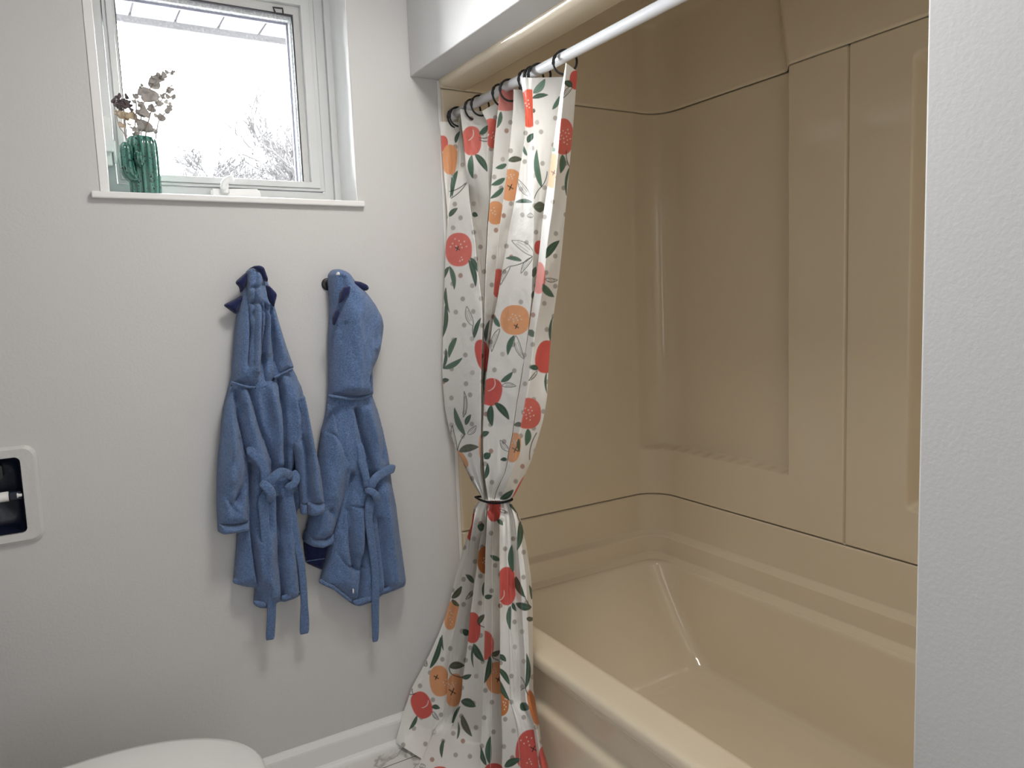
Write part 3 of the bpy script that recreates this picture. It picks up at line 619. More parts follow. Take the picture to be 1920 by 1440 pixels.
def leaf(x0, y0, x1, y1, wd, st, pans, up, bend=0.06):
    L = math.hypot(x1-x0, y1-y0)+1e-6; i = sel((x0+x1)/2, (y0+y1)/2, L*0.6+8, pans, up)
    ux, uy = (x1-x0)/L, (y1-y0)/L; s = ((PX[i]-x0)*ux+(PY[i]-y0)*uy)/L; t = -(PX[i]-x0)*uy+(PY[i]-y0)*ux
    sc = np.clip(s, 0, 1); t = t-bend*L*(4*sc*(1-sc)); h = wd/2*np.clip(np.sin(np.pi*sc**0.85), 0, 1)**0.75
    ins = (h-np.abs(t)); ok = (s > 0) & (s < 1)
    if st == 'o':
        paint(i, np.where(ok, 1.1-np.abs(ins-0.4), 0), INK); paint(i, np.where(ok, 0.9-np.abs(np.abs(t)-h*0.35), 0)*(sc > .25)*(sc < .8)*0.8, INK); return
    col = {'d': LD, 'm': LM, 'l': LL, 'k': LO}[st]
    paint(i, np.where(ok, ins+0.5, 0), col); paint(i, np.where(ok, 0.85-np.abs(ins-0.4), 0)*0.6, INK); paint(i, np.where(ok & (sc < .93), 0.8-np.abs(t), 0)*0.7, LD if st in 'ml' else LL)
def cross(x, y, r, pans, up):
    stroke(x-r, y-r*.6, x+r, y+r*.6, 1.8, INK, pans, up); stroke(x-r*.4, y+r, x+r*.5, y-r, 1.8, INK, pans, up)
def seeds(x, y, rx, ry, n, pans, up, seed):
    rs = random.Random(seed)
    for k in range(n):
        a = 2.4*k; q_ = math.sqrt((k+.5)/n); ell(x+rx*q_*math.cos(a), y+ry*q_*math.sin(a), 1.25, 1.25, 0, (0.85, .75, .66), pans, up)
# scattered grey dots
rs = random.Random(5)
for row in range(0, 48):
    for c_ in range(0, 9):
        x = 735+c_*38+(19 if row % 2 else 0)+rs.uniform(-6, 6); y = 225+row*26+rs.uniform(-6, 6)
        if rs.random() < 0.12: continue
        col = DOT if rs.random() < .72 else ((0.50, .33, .28) if rs.random() < .4 else (0.62, 0.59, .55))
        ell(x, y, 4.2, 4.6, 0, col, None, y < TIE)
Tn, Fn = True, False
FR = [  # fruit: centre, radii, turn, colour, panels, above the tie
 (829, 269, 11, 15, 0, CORAL, [0], 1), (844, 299, 15, 28, 0, ORANGE, [0], 1), (884.5, 264, 18, 27.5, 0, CORAL, [2], 1), (921, 237, 13, 15, 0, CORAL, [3], 1), (926, 264, 13, 14, 0, CORAL, [3], 1),
 (948, 182, 30, 26, 0, PINK, [4], 1), (929, 399, 16, 22, 0, ORANGE, [4], 1), (906, 667, 14, 31, -14, RED, [1, 4, 5], 1), (957, 347, 22, 30, 0, ORANGE, [5], 1), (934, 531, 12, 27, 0, CORAL, [5], 1),
 (992, 203, 17, 36, 0, (0.80, 0.13, 0.075), [6], 1), (965.5, 600, 27.3, 28, 0, ORANGE, [6, 7], 1), (921, 735, 20, 26, 14, RED, [6], 1), (1010, 464, 8, 13, 0, RED, [7], 1), (1010, 521, 12.5, 30, 0, PINK, [8, 9], 1),
 (1036, 320, 16, 33, 0, (0.82, 0.46, 0.27), [8], 1), (1080, 150, 12, 18, 0, RED, [9], 1), (1056, 256, 19, 34, 0, CORAL, [9], 1), (1024, 669, 20, 31, 10, RED, [9], 1), (989, 775, 25.5, 29, 0, CORAL, [9], 1), (963, 839, 13, 28, 8, ORANGE, [8, 9], 1),
 (860, 468, 25, 31.5, 0, CORAL, [1], 1), (866, 861, 8, 18, -32, ORANGE, [1], 1), (972, 915, 3, 26, 28, RED, [9], 1), (903, 838, 5, 24, 0, ORANGE, [1, 4, 5], 1),
 (886, 988, 10, 26, 8, RED, [0], 0), (847, 1153, 12.5, 28, 10, ORANGE, [0], 0), (824, 1277, 18.5, 29, -6, ORANGE, [0], 0), (790.5, 1322, 18.5, 26, -22, RED, [0], 0), (852, 1294, 16, 31, 6, ORANGE, [1], 0),
 (912, 1050, 17, 26, 0, (0.62, .22, .07), [2], 0), (886, 1177, 15, 29, 0, RED, [2], 0), (926, 955, 13, 23, 0, RED, [3, 4, 5], 0), (905, 1210, 21, 28, 0, CORAL, [3, 4], 0), (934, 1271, 23, 30, 0, ORANGE, [3, 4], 0),
 (950, 1099, 18, 36, 0, RED, [5, 6], 0), (937, 1320, 17, 23, 0, (0.62, .22, .07), [5, 6], 0), (926, 1447, 18, 16, 0, RED, [3, 4, 5, 6], 0), (1000, 1327, 8, 34, -14, (0.60, .20, .07), [7, 8, 9], 0), (997, 1407, 30, 39, 8, RED, [5, 6], 0), (1022, 1420, 12, 22, 0, RED, [7, 8, 9], 0), (825, 1446, 14, 9, 0, RED, [1, 2], 0)]
for x, y, rx, ry, rot, col, pans, up in FR: ell(x, y, rx, ry, rot, col, pans, bool(up), 2.35)
for x, y, rx, ry, n, pans, up in ((860, 458, 17, 13, 10, [1], 1), (865, 487, 5, 5, 3, [1], 1), (966, 596, 13, 9, 10, [6], 1), (957, 331, 8, 6, 6, [5], 1), (1060, 256, 12, 16, 13, [9], 1), (990, 775, 14, 14, 13, [9], 1), (963, 829, 7, 5, 6, [8, 9], 1), (924, 255, 5, 8, 4, [3], 1), (990, 195, 5, 10, 5, [6], 1), (926, 396, 5, 9, 5, [4], 1),
  (846, 1158, 4, 15, 8, [0], 0), (836, 1281, 5, 10, 5, [0], 0), (848, 1284, 8, 6, 7, [1], 0), (928, 1258, 5, 6, 4, [3, 4], 0), (907, 1052, 4, 7, 4, [2], 0), (947, 1318, 4, 13, 7, [5, 6], 0), (987, 1390, 12, 12, 6, [5, 6], 0), (992, 1428, 8, 6, 4, [5, 6], 0)): seeds(x, y, rx, ry, n, pans, bool(up), 1)
for x, y, r, pans, up in ((857.5, 466, 4, [1], 1), (968, 612, 4, [6], 1), (957, 351, 5, [5], 1), (1038, 324, 4, [8], 1), (966, 843, 5, [8, 9], 1), (818, 1270, 4, [0], 0), (848, 1297, 6, [1], 0), (934, 1274, 4, [3, 4], 0), (1000, 1404, 5, [5, 6], 0)): cross(x, y, r, pans, bool(up))
for x0, y0, x1, y1, b, pans, up in ((887, 244, 879, 263, -.2, [2], 1), (927, 711, 916, 733, -.25, [6], 1), (945, 1108, 936, 1126, -.2, [5, 6], 0), (803, 1314, 792, 1327, -.2, [0], 0), (917, 948, 914, 958, -.1, [3, 4], 0)): stroke(x0, y0, x1, y1, 1.7, (.85, .78, .72), pans, bool(up), b)
LF = [  # leaves: stem end, tip, width, style, panels, above the tie
 (857.8, 320, 848, 369, 9, 'm', [0, 1], 1), (844, 371, 846, 331, 5, 'd', [0], 1), (884.4, 291, 886.7, 335, 11, 'm', [2], 1), (891, 289, 914, 322, 12, 'd', [2], 1), (899, 252, 915, 235, 10, 'm', [2], 1), (854, 268, 862, 246, 7, 'd', [0, 1], 1),
 (842, 406, 858, 390, 9, 'd', [1], 1), (843, 499, 851.7, 543, 9, 'm', [1], 1), (841.7, 500, 833, 522, 7, 'd', [1], 1), (879, 487, 891.7, 538, 10, 'd', [1], 1), (881.7, 483, 897, 511, 9, 'd', [1], 1), (836, 539, 843, 587, 6, 'd', [1], 1), (835, 571, 829.7, 633, 8, 'd', [1], 1), (856, 633, 841.7, 671, 10, 'm', [1], 1), (830.6, 691, 867, 671, 10, 'm', [1], 1), (830.6, 691, 836, 653, 6, 'd', [1], 1), (887, 611, 875, 574, 12, 'o', [1], 1), (889.4, 633, 901.7, 596, 8, 'd', [1], 1),
 (829.6, 712, 842, 712, 8, 'd', [1], 1), (872, 816, 852, 764, 11, 'm', [1], 1), (868.5, 783, 870, 733, 7, 'o', [1], 1), (873, 797, 883, 777, 9, 'd', [1], 1), (877, 814, 893, 798, 10, 'o', [1], 1), (857, 845, 848, 797, 9, 'o', [1], 1), (860.7, 846, 897.6, 838, 14, 'k', [1], 1), (886, 399, 896, 405, 9, 'd', [2], 1),
 (950, 308, 929, 315, 9, 'm', [4], 1), (946.7, 334, 921, 347, 10, 'm', [4], 1), (944, 352, 919, 372, 9, 'm', [4], 1), (939, 209, 932, 240, 8, 'm', [4], 1), (910.5, 640, 918, 600, 7, 'd', [4, 5], 1), (911, 690, 907, 740, 6, 'd', [4, 5], 1),
 (953, 301, 980, 299, 11, 'k', [5], 1), (988, 292, 981, 272, 6, 'm', [6], 1), (989, 267, 1002, 250, 11, 'd', [6], 1), (994, 368, 971, 336, 12, 'o', [6], 1), (998, 379, 966, 379, 8, 'd', [6], 1), (1001, 480, 959, 451, 17, 'o', [6], 1), (978, 489, 948, 484, 8, 'm', [6], 1), (956.7, 499, 938, 535, 9, 'o', [6], 1), (999, 482, 976.7, 513, 10, 'o', [6], 1), (937, 613, 926, 591, 9, 'm', [6], 1), (937, 616, 921.7, 660, 10, 'o', [6], 1), (964, 629, 952, 666, 10, 'm', [6], 1), (966.7, 629, 983, 674, 11, 'o', [6], 1), (939.4, 716, 961, 697.5, 10, 'm', [6], 1), (941, 723, 967.6, 724, 9, 'o', [6], 1), (921, 760, 923, 799, 13, 'd', [6], 1), (927.8, 755, 954.6, 787, 13, 'd', [6], 1), (903.5, 817, 917, 810, 10, 'd', [6], 1), (908, 860, 920, 850, 13, 'd', [6], 1), (954, 846, 937.5, 825, 10, 'o', [6], 1), (951, 862, 938, 862, 7, 'd', [6], 1), (909, 898, 914, 868, 8, 'd', [6], 1), (1000, 405, 988, 405, 9, 'o', [6], 1),
 (1015.6, 351, 1006.5, 280, 11, 'm', [7], 1), (998, 184, 1028, 178, 9, 'd', [7], 1), (1000, 175, 1022, 148, 13, 'l', [7], 1), (1036, 205, 1049, 180, 8, 'm', [7], 1), (1022, 386, 1000, 388, 20, 'k', [7], 1), (1000, 520, 1005, 500, 9, 'k', [7], 1), (998, 560, 1001, 545, 5, 'k', [7], 1), (998, 208, 1004, 208, 8, 'k', [7], 1),
 (1073, 162, 1057, 153, 12, 'd', [9], 1), (1073, 162, 1056, 184, 9, 'o', [9], 1), (1054.6, 290, 1051, 325, 12, 'm', [9], 1), (1068, 313, 1062.6, 368, 5, 'm', [9], 1), (1022, 484, 1049, 451, 14, 'd', [9], 1), (1016.7, 533, 1039, 557, 13, 'm', [9], 1), (1022, 523, 1046, 525, 8, 'o', [9], 1), (1032, 640, 1036.7, 593, 5, 'd', [9], 1), (989, 619, 1002, 632, 12, 'm', [8], 1), (1009, 692, 993, 688, 10, 'd', [8, 9], 1), (1007.5, 695, 991, 714, 6, 'o', [9], 1), (990, 804, 986, 836, 12, 'm', [9], 1), (973, 822, 974.4, 848, 6, 'd', [8, 9], 1), (980, 797, 963, 797, 9, 'k', [8], 1), (937.5, 936, 963, 918, 11, 'd', [7, 8, 9], 1), (1025, 698, 1026, 738, 4, 'd', [9], 1), (1040, 284, 1036, 276, 8, 'l', [8], 1),
 (909, 989, 895, 986, 15, 'd', [1], 0), (936, 955, 952, 961, 6, 'o', [5, 6], 0), (932, 974, 943, 985, 8, 'm', [4, 5], 0), (938, 1050, 919, 1041, 9, 'm', [3, 4], 0), (962, 1072, 960, 1021, 11, 'm', [5, 6], 0), (974.5, 978, 969.6, 1032, 11, 'd', [7, 8, 9], 0), (976, 980, 994, 1070, 5, 'd', [7, 8, 9], 0), (955, 945, 970.6, 963, 7, 'd', [7, 8, 9], 0), (966.7, 1081, 984, 1120, 12, 'd', [7, 8, 9], 0), (996, 1140, 966.7, 1131, 14, 'd', [7, 8, 9], 0), (997, 1124, 992, 1097, 6, 'd', [8, 9], 0), (957, 1136, 957, 1181, 9, 'm', [5, 6], 0), (961, 1130, 968, 1146, 7, 'd', [5, 6], 0), (987, 1160, 1001, 1160, 9, 'k', [8, 9], 0),
 (888, 1093, 873, 1077, 9, 'd', [1], 0), (886, 1108, 873, 1124, 7, 'o', [1], 0), (847, 1122, 865.6, 1099, 11, 'k', [0], 0), (847, 1124, 863, 1137, 7, 'k', [0], 0), (908, 1119, 924, 1117, 9, 'd', [3, 4], 0), (906.4, 1118, 908, 1091, 4, 'd', [2], 0), (896, 1170, 909, 1152, 10, 'k', [2], 0), (880, 1190, 868, 1180, 12, 'd', [1], 0), (829, 1190, 832, 1220, 4, 'd', [0], 0),
 (806, 1253, 826, 1194, 10, 'd', [0], 0), (842, 1250, 871, 1248, 14, 'k', [1], 0), (866, 1271, 884, 1265, 9, 'd', [1, 2], 0), (888, 1207, 908, 1241, 13, 'd', [2], 0), (888, 1209, 888, 1252, 4, 'd', [2], 0), (918.7, 1230, 908, 1281, 11, 'd', [3, 4], 0), (920.5, 1229, 938, 1220, 10, 'k', [3, 4], 0), (934, 1228, 949, 1240, 10, 'd', [5, 6], 0), (935, 1253, 955, 1284, 10, 'd', [5, 6], 0), (936, 1275, 956, 1314, 9, 'd', [5, 6], 0), (985.5, 1290, 987, 1225, 9, 'd', [7, 8, 9], 0), (976, 1319, 992, 1330, 16, 'd', [5, 6, 7, 8], 0), (864.6, 1314, 892, 1325, 16, 'd', [2], 0), (866, 1341, 885, 1381, 12, 'k', [2], 0), (863, 1324, 848, 1362, 6, 'd', [1, 2], 0), (857, 1386, 859, 1353, 4, 'd', [1, 2], 0), (809.5, 1325, 825, 1328, 9, 'd', [0], 0), (811, 1334, 823, 1350, 7, 'o', [0], 0), (782, 1342, 767, 1368, 7, 'd', [0], 0), (832, 1387, 828.5, 1421, 7, 'd', [1, 2], 0), (918, 1432, 919.6, 1380, 12, 'm', [3, 4], 0), (911.5, 1435, 900.7, 1398, 9, 'd', [3, 4], 0), (946, 1438, 976.5, 1423, 14, 'd', [5, 6], 0), (798, 1438, 784, 1433, 9, 'o', [1], 0), (800, 1250, 795, 1232, 8, 'o', [0], 0)]
for x0, y0, x1, y1, wd, st, pans, up in LF: leaf(x0, y0, x1, y1, wd, st, pans, bool(up), 0.07 if (int(x0)+int(y0)) % 2 else -0.06)
for x0, y0, x1, y1, pans, up in ((887, 611, 889, 633, [1], 1), (872, 814, 858, 846, [1], 1), (958, 499, 998, 481, [6], 1), (1015.6, 350, 1002, 372, [7], 1), (1015.6, 350, 1026, 322, [7], 1), (1062, 283, 1068, 313, [9], 1), (1006, 812, 993, 862, [9], 1), (843, 359, 872, 344, [0, 1], 1), (845, 372, 876, 340, [1], 1), (899, 258, 914, 258, [2], 1), (899, 262, 914, 265, [2], 1), (984, 1118, 996, 1138, [7, 8, 9], 0), (985.5, 1290, 977, 1270, [7, 8, 9], 0), (985.5, 1290, 991, 1303, [7, 8, 9], 0), (985.5, 1290, 977, 1294, [7, 8, 9], 0), (897, 1170, 909, 1176, [2], 0), (842, 1252, 846, 1263, [1], 0), (846, 1263, 868, 1270, [1], 0), (767, 1302, 779, 1300, [0], 0), (773, 1292, 774, 1300, [0], 0), (970, 963, 977, 980, [7, 8, 9], 0), (922, 1231, 935, 1238, [3, 4], 0)):
    stroke(x0, y0, x1, y1, 1.5, INK, pans, bool(up), 0.08)
me = mesh_np('shower_curtain', V, grid_faces(nrw, nc)[:, ::-1])
ca = me.color_attributes.new('print', 'FLOAT_COLOR', 'POINT'); ca.data.foreach_set('color', np.column_stack([COLV, np.ones(len(V))]).astype(np.float32).ravel())
m = bpy.data.materials.new('printed_vinyl_cloth'); m.use_nodes = True; nt = m.node_tree; b_ = nt.nodes['Principled BSDF']; o_ = nt.nodes['Material Output']
at = nt.nodes.new('ShaderNodeAttribute'); at.attribute_name = 'print'; nt.links.new(at.outputs['Color'], b_.inputs['Base Color'])
b_.inputs['Roughness'].default_value = 0.42; b_.inputs['Specular IOR Level'].default_value = 0.4
tl = nt.nodes.new('ShaderNodeBsdfTranslucent'); nt.links.new(at.outputs['Color'], tl.inputs[0]); mx = nt.nodes.new('ShaderNodeMixShader'); mx.inputs[0].default_value = 0.16
nt.links.new(b_.outputs[0], mx.inputs[1]); nt.links.new(tl.outputs[0], mx.inputs[2]); nt.links.new(mx.outputs[0], o_.inputs[0])
cn = nt.nodes.new('ShaderNodeTexNoise'); cn.inputs['Scale'].default_value = 34; cn.inputs['Detail'].default_value = 3; tcx = nt.nodes.new('ShaderNodeTexCoord'); nt.links.new(tcx.outputs['Object'], cn.inputs['Vector'])
bp = nt.nodes.new('ShaderNodeBump'); bp.inputs['Distance'].default_value = 0.004; bp.inputs['Strength'].default_value = 0.6; nt.links.new(cn.outputs['Fac'], bp.inputs['Height']); nt.links.new(bp.outputs[0], b_.inputs['Normal'])
cur = put('shower_curtain', me, m); tag(cur, 'white shower curtain printed with oranges, peaches and green leaves, tied at the middle', 'shower curtain')
# ------------------------------------------------------------------ tie
trow = NU-6; ring = COLS[:, trow, :]; c0 = ring.mean(0)
fr = np.array([on_x(x, y, X) for x, y, X in ((891.5, 932, .962), (897, 935.5, .948), (905, 939, .938), (915, 941.8, .932), (925, 943.3, .930), (936, 943, .930), (947, 941, .936), (955, 938.5, .946), (959.5, 937, .960))])
bk = np.array([on_x(x, y, X) for x, y, X in ((958, 934, .985), (945, 933, 1.004), (925, 932, 1.008), (905, 931, .996))])
loop = catmull(np.vstack([fr, bk, fr[:1]]), 80)[:-1]
g = Geo(); g.tube(loop, 0.0031*(1+0.10*np.sin(np.arange(79)*1.9)), seg=8, closed=True, hint=(0, 0, 1)); tag(put('curtain_tie', g.mesh('curtain_tie'), M_ELASTIC), 'thin black elastic gathering the fruit-print curtain at its waist', 'curtain tie')
# ------------------------------------------------------------------ rings
rings_px = [(853, 212, 12, 'black ring on the rod nearest the window wall'), (859, 210, -6, 'black ring second from the window wall, touching the first'), (886, 196, 8, 'left ring of the second pair on the rod'), (900, 189, -4, 'right ring of the second pair on the rod'), (938, 169, 10, 'left ring of the pair above the pink curtain hem'), (956, 160, -14, 'right ring of the pair above the pink curtain hem'), (988, 143, 6, 'left ring of the three above the coral curtain stripe'), (1001, 136, -4, 'middle ring of the three above the coral curtain stripe'), (1011, 131, -34, 'turned ring, right of the three above the coral curtain stripe'), (1059, 105, -38, 'black ring at the free end of the curtain, farthest from the window wall')]
def ring_mesh():
    g = Geo(); a = np.linspace(0, 2*np.pi, 41)[:-1]; g.tube([(0.027*math.cos(t), 0, 0.027*math.sin(t)) for t in a], 0.0027, seg=8, closed=True, hint=(0, 1, 0)); return g.mesh('curtain_ring')
def clasp_mesh():
    g = Geo(); a = np.linspace(2.4, 3.3, 8); g.tube([(0.027*math.cos(t), 0, 0.027*math.sin(t)) for t in a], [.003, .0040, .0042, .0035, .0035, .0042, .0040, .003], seg=8, hint=(0, 1, 0)); return g.mesh('clasp')
rm, cm = ring_mesh(), clasp_mesh(); rm.materials.append(M_BLACK); cm.materials.append(M_BLACK)
for x, y, deg, lab in rings_px:
    p = on_x(x, y, XR); o = bpy.data.objects.new('curtain_ring', rm); COL.objects.link(o); o.location = (XR, p[1], ZR-0.027+RR+0.0026); o.rotation_euler = (0, 0, math.radians(deg))
    tag(o, lab, 'curtain ring', 'black rings holding the shower curtain'); c = bpy.data.objects.new('clasp', cm); COL.objects.link(c); c.parent = o
# ------------------------------------------------------------------ hanging robes
def A(x, y): return (380+x/3.79, 480+y/3.79)      # points read off the upper robe detail
def Bp(x, y): return (380+x/3.79, 840+y/3.79)     # points read off the lower robe detail
def seg_dist(P, L):
    d = np.full(len(P), 1e9)
    for (x0, y0), (x1, y1) in zip(L[:-1], L[1:]):
        a = np.array((x0, y0)); v = np.array((x1-x0, y1-y0)); t = np.clip(((P-a) @ v)/(v @ v+1e-9), 0, 1); d = np.minimum(d, np.hypot(*(P-a-t[:, None]*v).T))
    return d
def inside(P, L):
    r = np.zeros(len(P), bool); n = len(L)
    for i in range(n):
        (x0, y0), (x1, y1) = L[i], L[(i+1) % n]
        c = ((y0 > P[:, 1]) != (y1 > P[:, 1])); xi = (x1-x0)*(P[:, 1]-y0)/(y1-y0+1e-12)+x0; r ^= c & (P[:, 0] < xi)
    return r
def puff(name, outline, offw, T, R, m, parent, creases=(), fold=0.004, tb=None, step=2.6, round_=True, seed=1, ramp=None):
    """a stuffed piece of cloth: photo outline set offw from the wall, T thick in front, edge radius R (photo px)"""
    O = np.array(outline, float)
    if round_:
        Q = np.vstack([O, O[:1]]); L = []
        for i in range(len(O)):
            p0, p1, p2, p3 = O[i-1], O[i], O[(i+1) % len(O)], O[(i+2) % len(O)]; n = max(2, int(np.hypot(*(p2-p1))/step))
            t = np.linspace(0, 1, n, endpoint=False)[:, None]
            L.append(p1*(1-t)+p2*t if np.hypot(*(p2-p1)) < 4 else 0.5*((2*p1)+(-p0+p2)*t*0.8+(2*p0*0.8-5*p1+0.8*p1*0+p1*0.4*0+4*p2*1.0-p3*0.8+p1*1.2*0)*0)*0+p1*(1-t)+p2*t)
        O = np.vstack(L)
        for _ in range(2): O = 0.25*np.roll(O, 1, 0)+0.5*O+0.25*np.roll(O, -1, 0)
    else:
        L = []
        for i in range(len(O)):
            p1, p2 = O[i], O[(i+1) % len(O)]; n = max(1, int(np.hypot(*(p2-p1))/step)); t = np.linspace(0, 1, n, endpoint=False)[:, None]; L.append(p1*(1-t)+p2*t)
        O = np.vstack(L)
    xs, ys = np.arange(O[:, 0].min(), O[:, 0].max(), step), np.arange(O[:, 1].min(), O[:, 1].max(), step*0.87)
    gx, gy = np.meshgrid(xs, ys); gx = gx+(np.arange(len(ys)) % 2)[:, None]*step/2; G = np.column_stack([gx.ravel(), gy.ravel()])
    ring = [tuple(p) for p in O]; G = G[inside(G, ring)]; G = G[seg_dist(G, ring+[ring[0]]) > step*0.55]
    P = np.vstack([O, G]); nO = len(O)
    vv, ee, ff, *_r2 = mgeo.delaunay_2d_cdt([Vector(p) for p in P], [(i, (i+1) % nO) for i in range(nO)], [], 1, 1e-6)
    P = np.array([(v.x, v.y) for v in vv]); ring2 = ring+[ring[0]]; dist = seg_dist(P, ring2); onb = dist < 1e-3
    h = T*np.sqrt(np.clip(1-(1-np.clip(dist/R, 0, 1))**2, 0, 1))
    e = np.clip(dist/(R*0.8), 0, 1)
    for L, a, wdt in creases:
        dd = seg_dist(P, L); h = h+e*a*(1.0*np.exp(-(dd/wdt)**2)+(1.0*np.exp(-dd/(0.55*wdt)) if a < 0 else 0.5*np.exp(-(dd/(1.6*wdt))**2)))
    h = h+e*1.5*fold*(1.7*vnoise(P[:, 0]/15.0+seed*3.1, P[:, 1]/70.0+seed, seed)+0.9*vnoise(P[:, 0]/7.0+seed, P[:, 1]/24.0, seed+3)+0.7*vnoise((P[:, 0]+0.35*P[:, 1])/11.0, P[:, 1]/34.0, seed+5))
    if ramp is not None: h = h+e*ramp(P)
    h = np.maximum(h, 0.0008*(~onb)); bk = (tb if tb is not None else T*0.35)*np.clip(dist/R, 0, 1)**0.6
    n = len(P); rays = np.array([ray(x, y) for x, y in P]); W = rays*((YA-offw)/rays[:, 1])[:, None]+CAMPOS
    front = W.copy(); front[:, 1] -= h; back = W.copy(); back[:, 1] = np.minimum(back[:, 1]+bk, YA-0.0015)
    idx = np.arange(n); bi = np.where(onb, idx, idx+n); V = np.vstack([front, back]); F = []
    for f in ff:
        F.append(tuple(f)); F.append(tuple(int(bi[i]) for i in reversed(f)))
    me = mesh_py(name, V, F); bm = bmesh.new(); bm.from_mesh(me); bmesh.ops.delete(bm, geom=[v for v in bm.verts if not v.link_faces], context='VERTS'); me2 = from_bm(name, bm, True); bpy.data.meshes.remove(me)
    return put(name, me2, m, parent)
def ribbon(name, pts, offs, wid, thick, m, parent, n=60):
    """a flat stuffed belt: photo points with distance from the wall and half width (m)"""
    Q = catmull(np.column_stack([np.array(pts, float), np.array(offs, float), np.array(wid, float)]), n)
    P = np.array([on_y(x, y, YA-o) for x, y, o, w_ in Q]); T, N, Bn = frames(P, (0, -1, 0))
    a = np.linspace(0, 2*np.pi, 16, endpoint=False); c, s = np.cos(a), np.sin(a); c = np.sign(c)*np.abs(c)**0.6; s = np.sign(s)*np.abs(s)**0.6
    k = np.minimum(1, np.minimum(np.arange(n)+0.6, n-np.arange(n)-0.4)/2.0)
    V = P[:, None, :]+N[:, None, :]*(s*thick)[None, :, None]*k[:, None, None]+Bn[:, None, :]*c[None, :, None]*(Q[:, 3]*(0.75+0.25*k))[:, None, None]
    seg = 16; F = [tuple(f) for f in grid_faces(n, seg, True)]+[tuple(range(seg))[::-1], tuple((n-1)*seg+j for j in range(seg))]
    V = V.reshape(-1, 3); V[:, 1] = np.minimum(V[:, 1], YA-.002)
    me = mesh_py(name, V, F); bm = bmesh.new(); bm.from_mesh(me); return put(name, from_bm(name, bm, True), m, parent)
def seam(name, pts, off, r, m, parent, n=30):
    Q = catmull(np.array(pts, float), n); P = [on_y(x, y, YA-off) for x, y in Q]; g = Geo(); g.tube(P, r, seg=6, hint=(0, -1, 0)); return put(name, g.mesh(name), m, parent)

# --- left robe
r1 = thing('child_robe', (0.42, YA-0.02, 1.40), "child's blue fleece robe with navy spikes up the hood, left of the two", 'robe')
body = [A(222, 770), A(400, 720), A(585, 690), A(640, 800), A(700, 930), A(740, 1100), A(760, 1250), Bp(740, 0), Bp(735, 300), Bp(700, 420), Bp(665, 430), Bp(680, 700), Bp(690, 980), Bp(688, 1035), Bp(640, 1065), Bp(565, 1090), Bp(530, 1085), Bp(500, 1110), Bp(450, 1132), Bp(385, 1130), Bp(358, 1105), Bp(370, 985), Bp(290, 980), Bp(214, 958), Bp(222, 880), Bp(240, 650), Bp(255, 400), Bp(200, 100), A(130, 1300), A(140, 1090), A(175, 950)]
puff('robe_body', body, 0.016, 0.052, 34, M_FLEECE, r1, creases=[
    ([A(215, 960), A(230, 1180), A(300, 1440), Bp(320, 150)], -.016, 5), ([A(300, 930), A(380, 1200), A(470, 1440), Bp(470, 230)], -.013, 4.5), ([A(260, 950), A(300, 1150), A(390, 1440)], .012, 9),
    ([A(515, 870), A(545, 1100), A(560, 1440), Bp(565, 140)], -.020, 4.5), ([A(450, 930), A(500, 1200), A(520, 1440)], .014, 9), ([A(600, 900), A(640, 1100), A(600, 1300)], .010, 10), ([A(650, 1330), A(650, 1440), Bp(640, 150)], -.030, 7),
    ([Bp(320, 100), Bp(322, 560), Bp(340, 700), Bp(372, 950)], -.022, 4), ([Bp(370, 640), Bp(380, 900), Bp(390, 1100)], .010, 8), ([Bp(510, 330), Bp(522, 800), Bp(545, 1090)], -.020, 4.5), ([Bp(440, 600), Bp(470, 1000)], .014, 10), ([Bp(580, 260), Bp(610, 600), Bp(640, 1000)], .014, 10), ([Bp(620, 300), Bp(650, 600), Bp(690, 960)], -.012, 4)], seed=2, fold=.006)
puff('hem', [Bp(356, 1080), Bp(455, 1095), Bp(455, 1133), Bp(385, 1131), Bp(358, 1108)], .066, .004, 8, M_FLEECE, r1, seed=4, fold=.001)
puff('hem', [Bp(555, 1050), Bp(690, 1010), Bp(690, 1040), Bp(640, 1067), Bp(562, 1092)], .064, .004, 8, M_FLEECE, r1, seed=5, fold=.001)
puff('hem', [Bp(213, 925), Bp(368, 952), Bp(368, 985), Bp(290, 981), Bp(213, 960)], .040, .004, 8, M_FLEECE, r1, seed=6, fold=.001)
hood = [A(305, 110), A(345, 78), A(390, 84), A(435, 120), A(468, 220), A(500, 340), A(540, 490), A(590, 650), A(642, 792), A(580, 830), A(505, 858), A(485, 905), A(400, 937), A(300, 925), A(200, 892), A(205, 780), A(222, 560), A(240, 400), A(272, 260)]
puff('hood', hood, 0.022, 0.056, 22, M_FLEECE, r1, creases=[([A(312, 130), A(316, 350), A(315, 560), A(308, 760)], -.018, 4), ([A(400, 360), A(400, 600), A(395, 880)], -.022, 4.5), ([A(430, 170), A(455, 400), A(480, 640), A(495, 860)], -.016, 4.5), ([A(350, 100), A(355, 300), A(350, 500), A(345, 800)], .014, 7), ([A(425, 350), A(430, 500), A(415, 680)], .016, 6), ([A(330, 330), A(400, 350), A(440, 400)], -.008, 5), ([A(320, 250), A(390, 210)], -.006, 4), ([A(520, 500), A(560, 700)], .008, 8), ([A(250, 480), A(240, 800)], .006, 9)], seed=7, fold=.005)
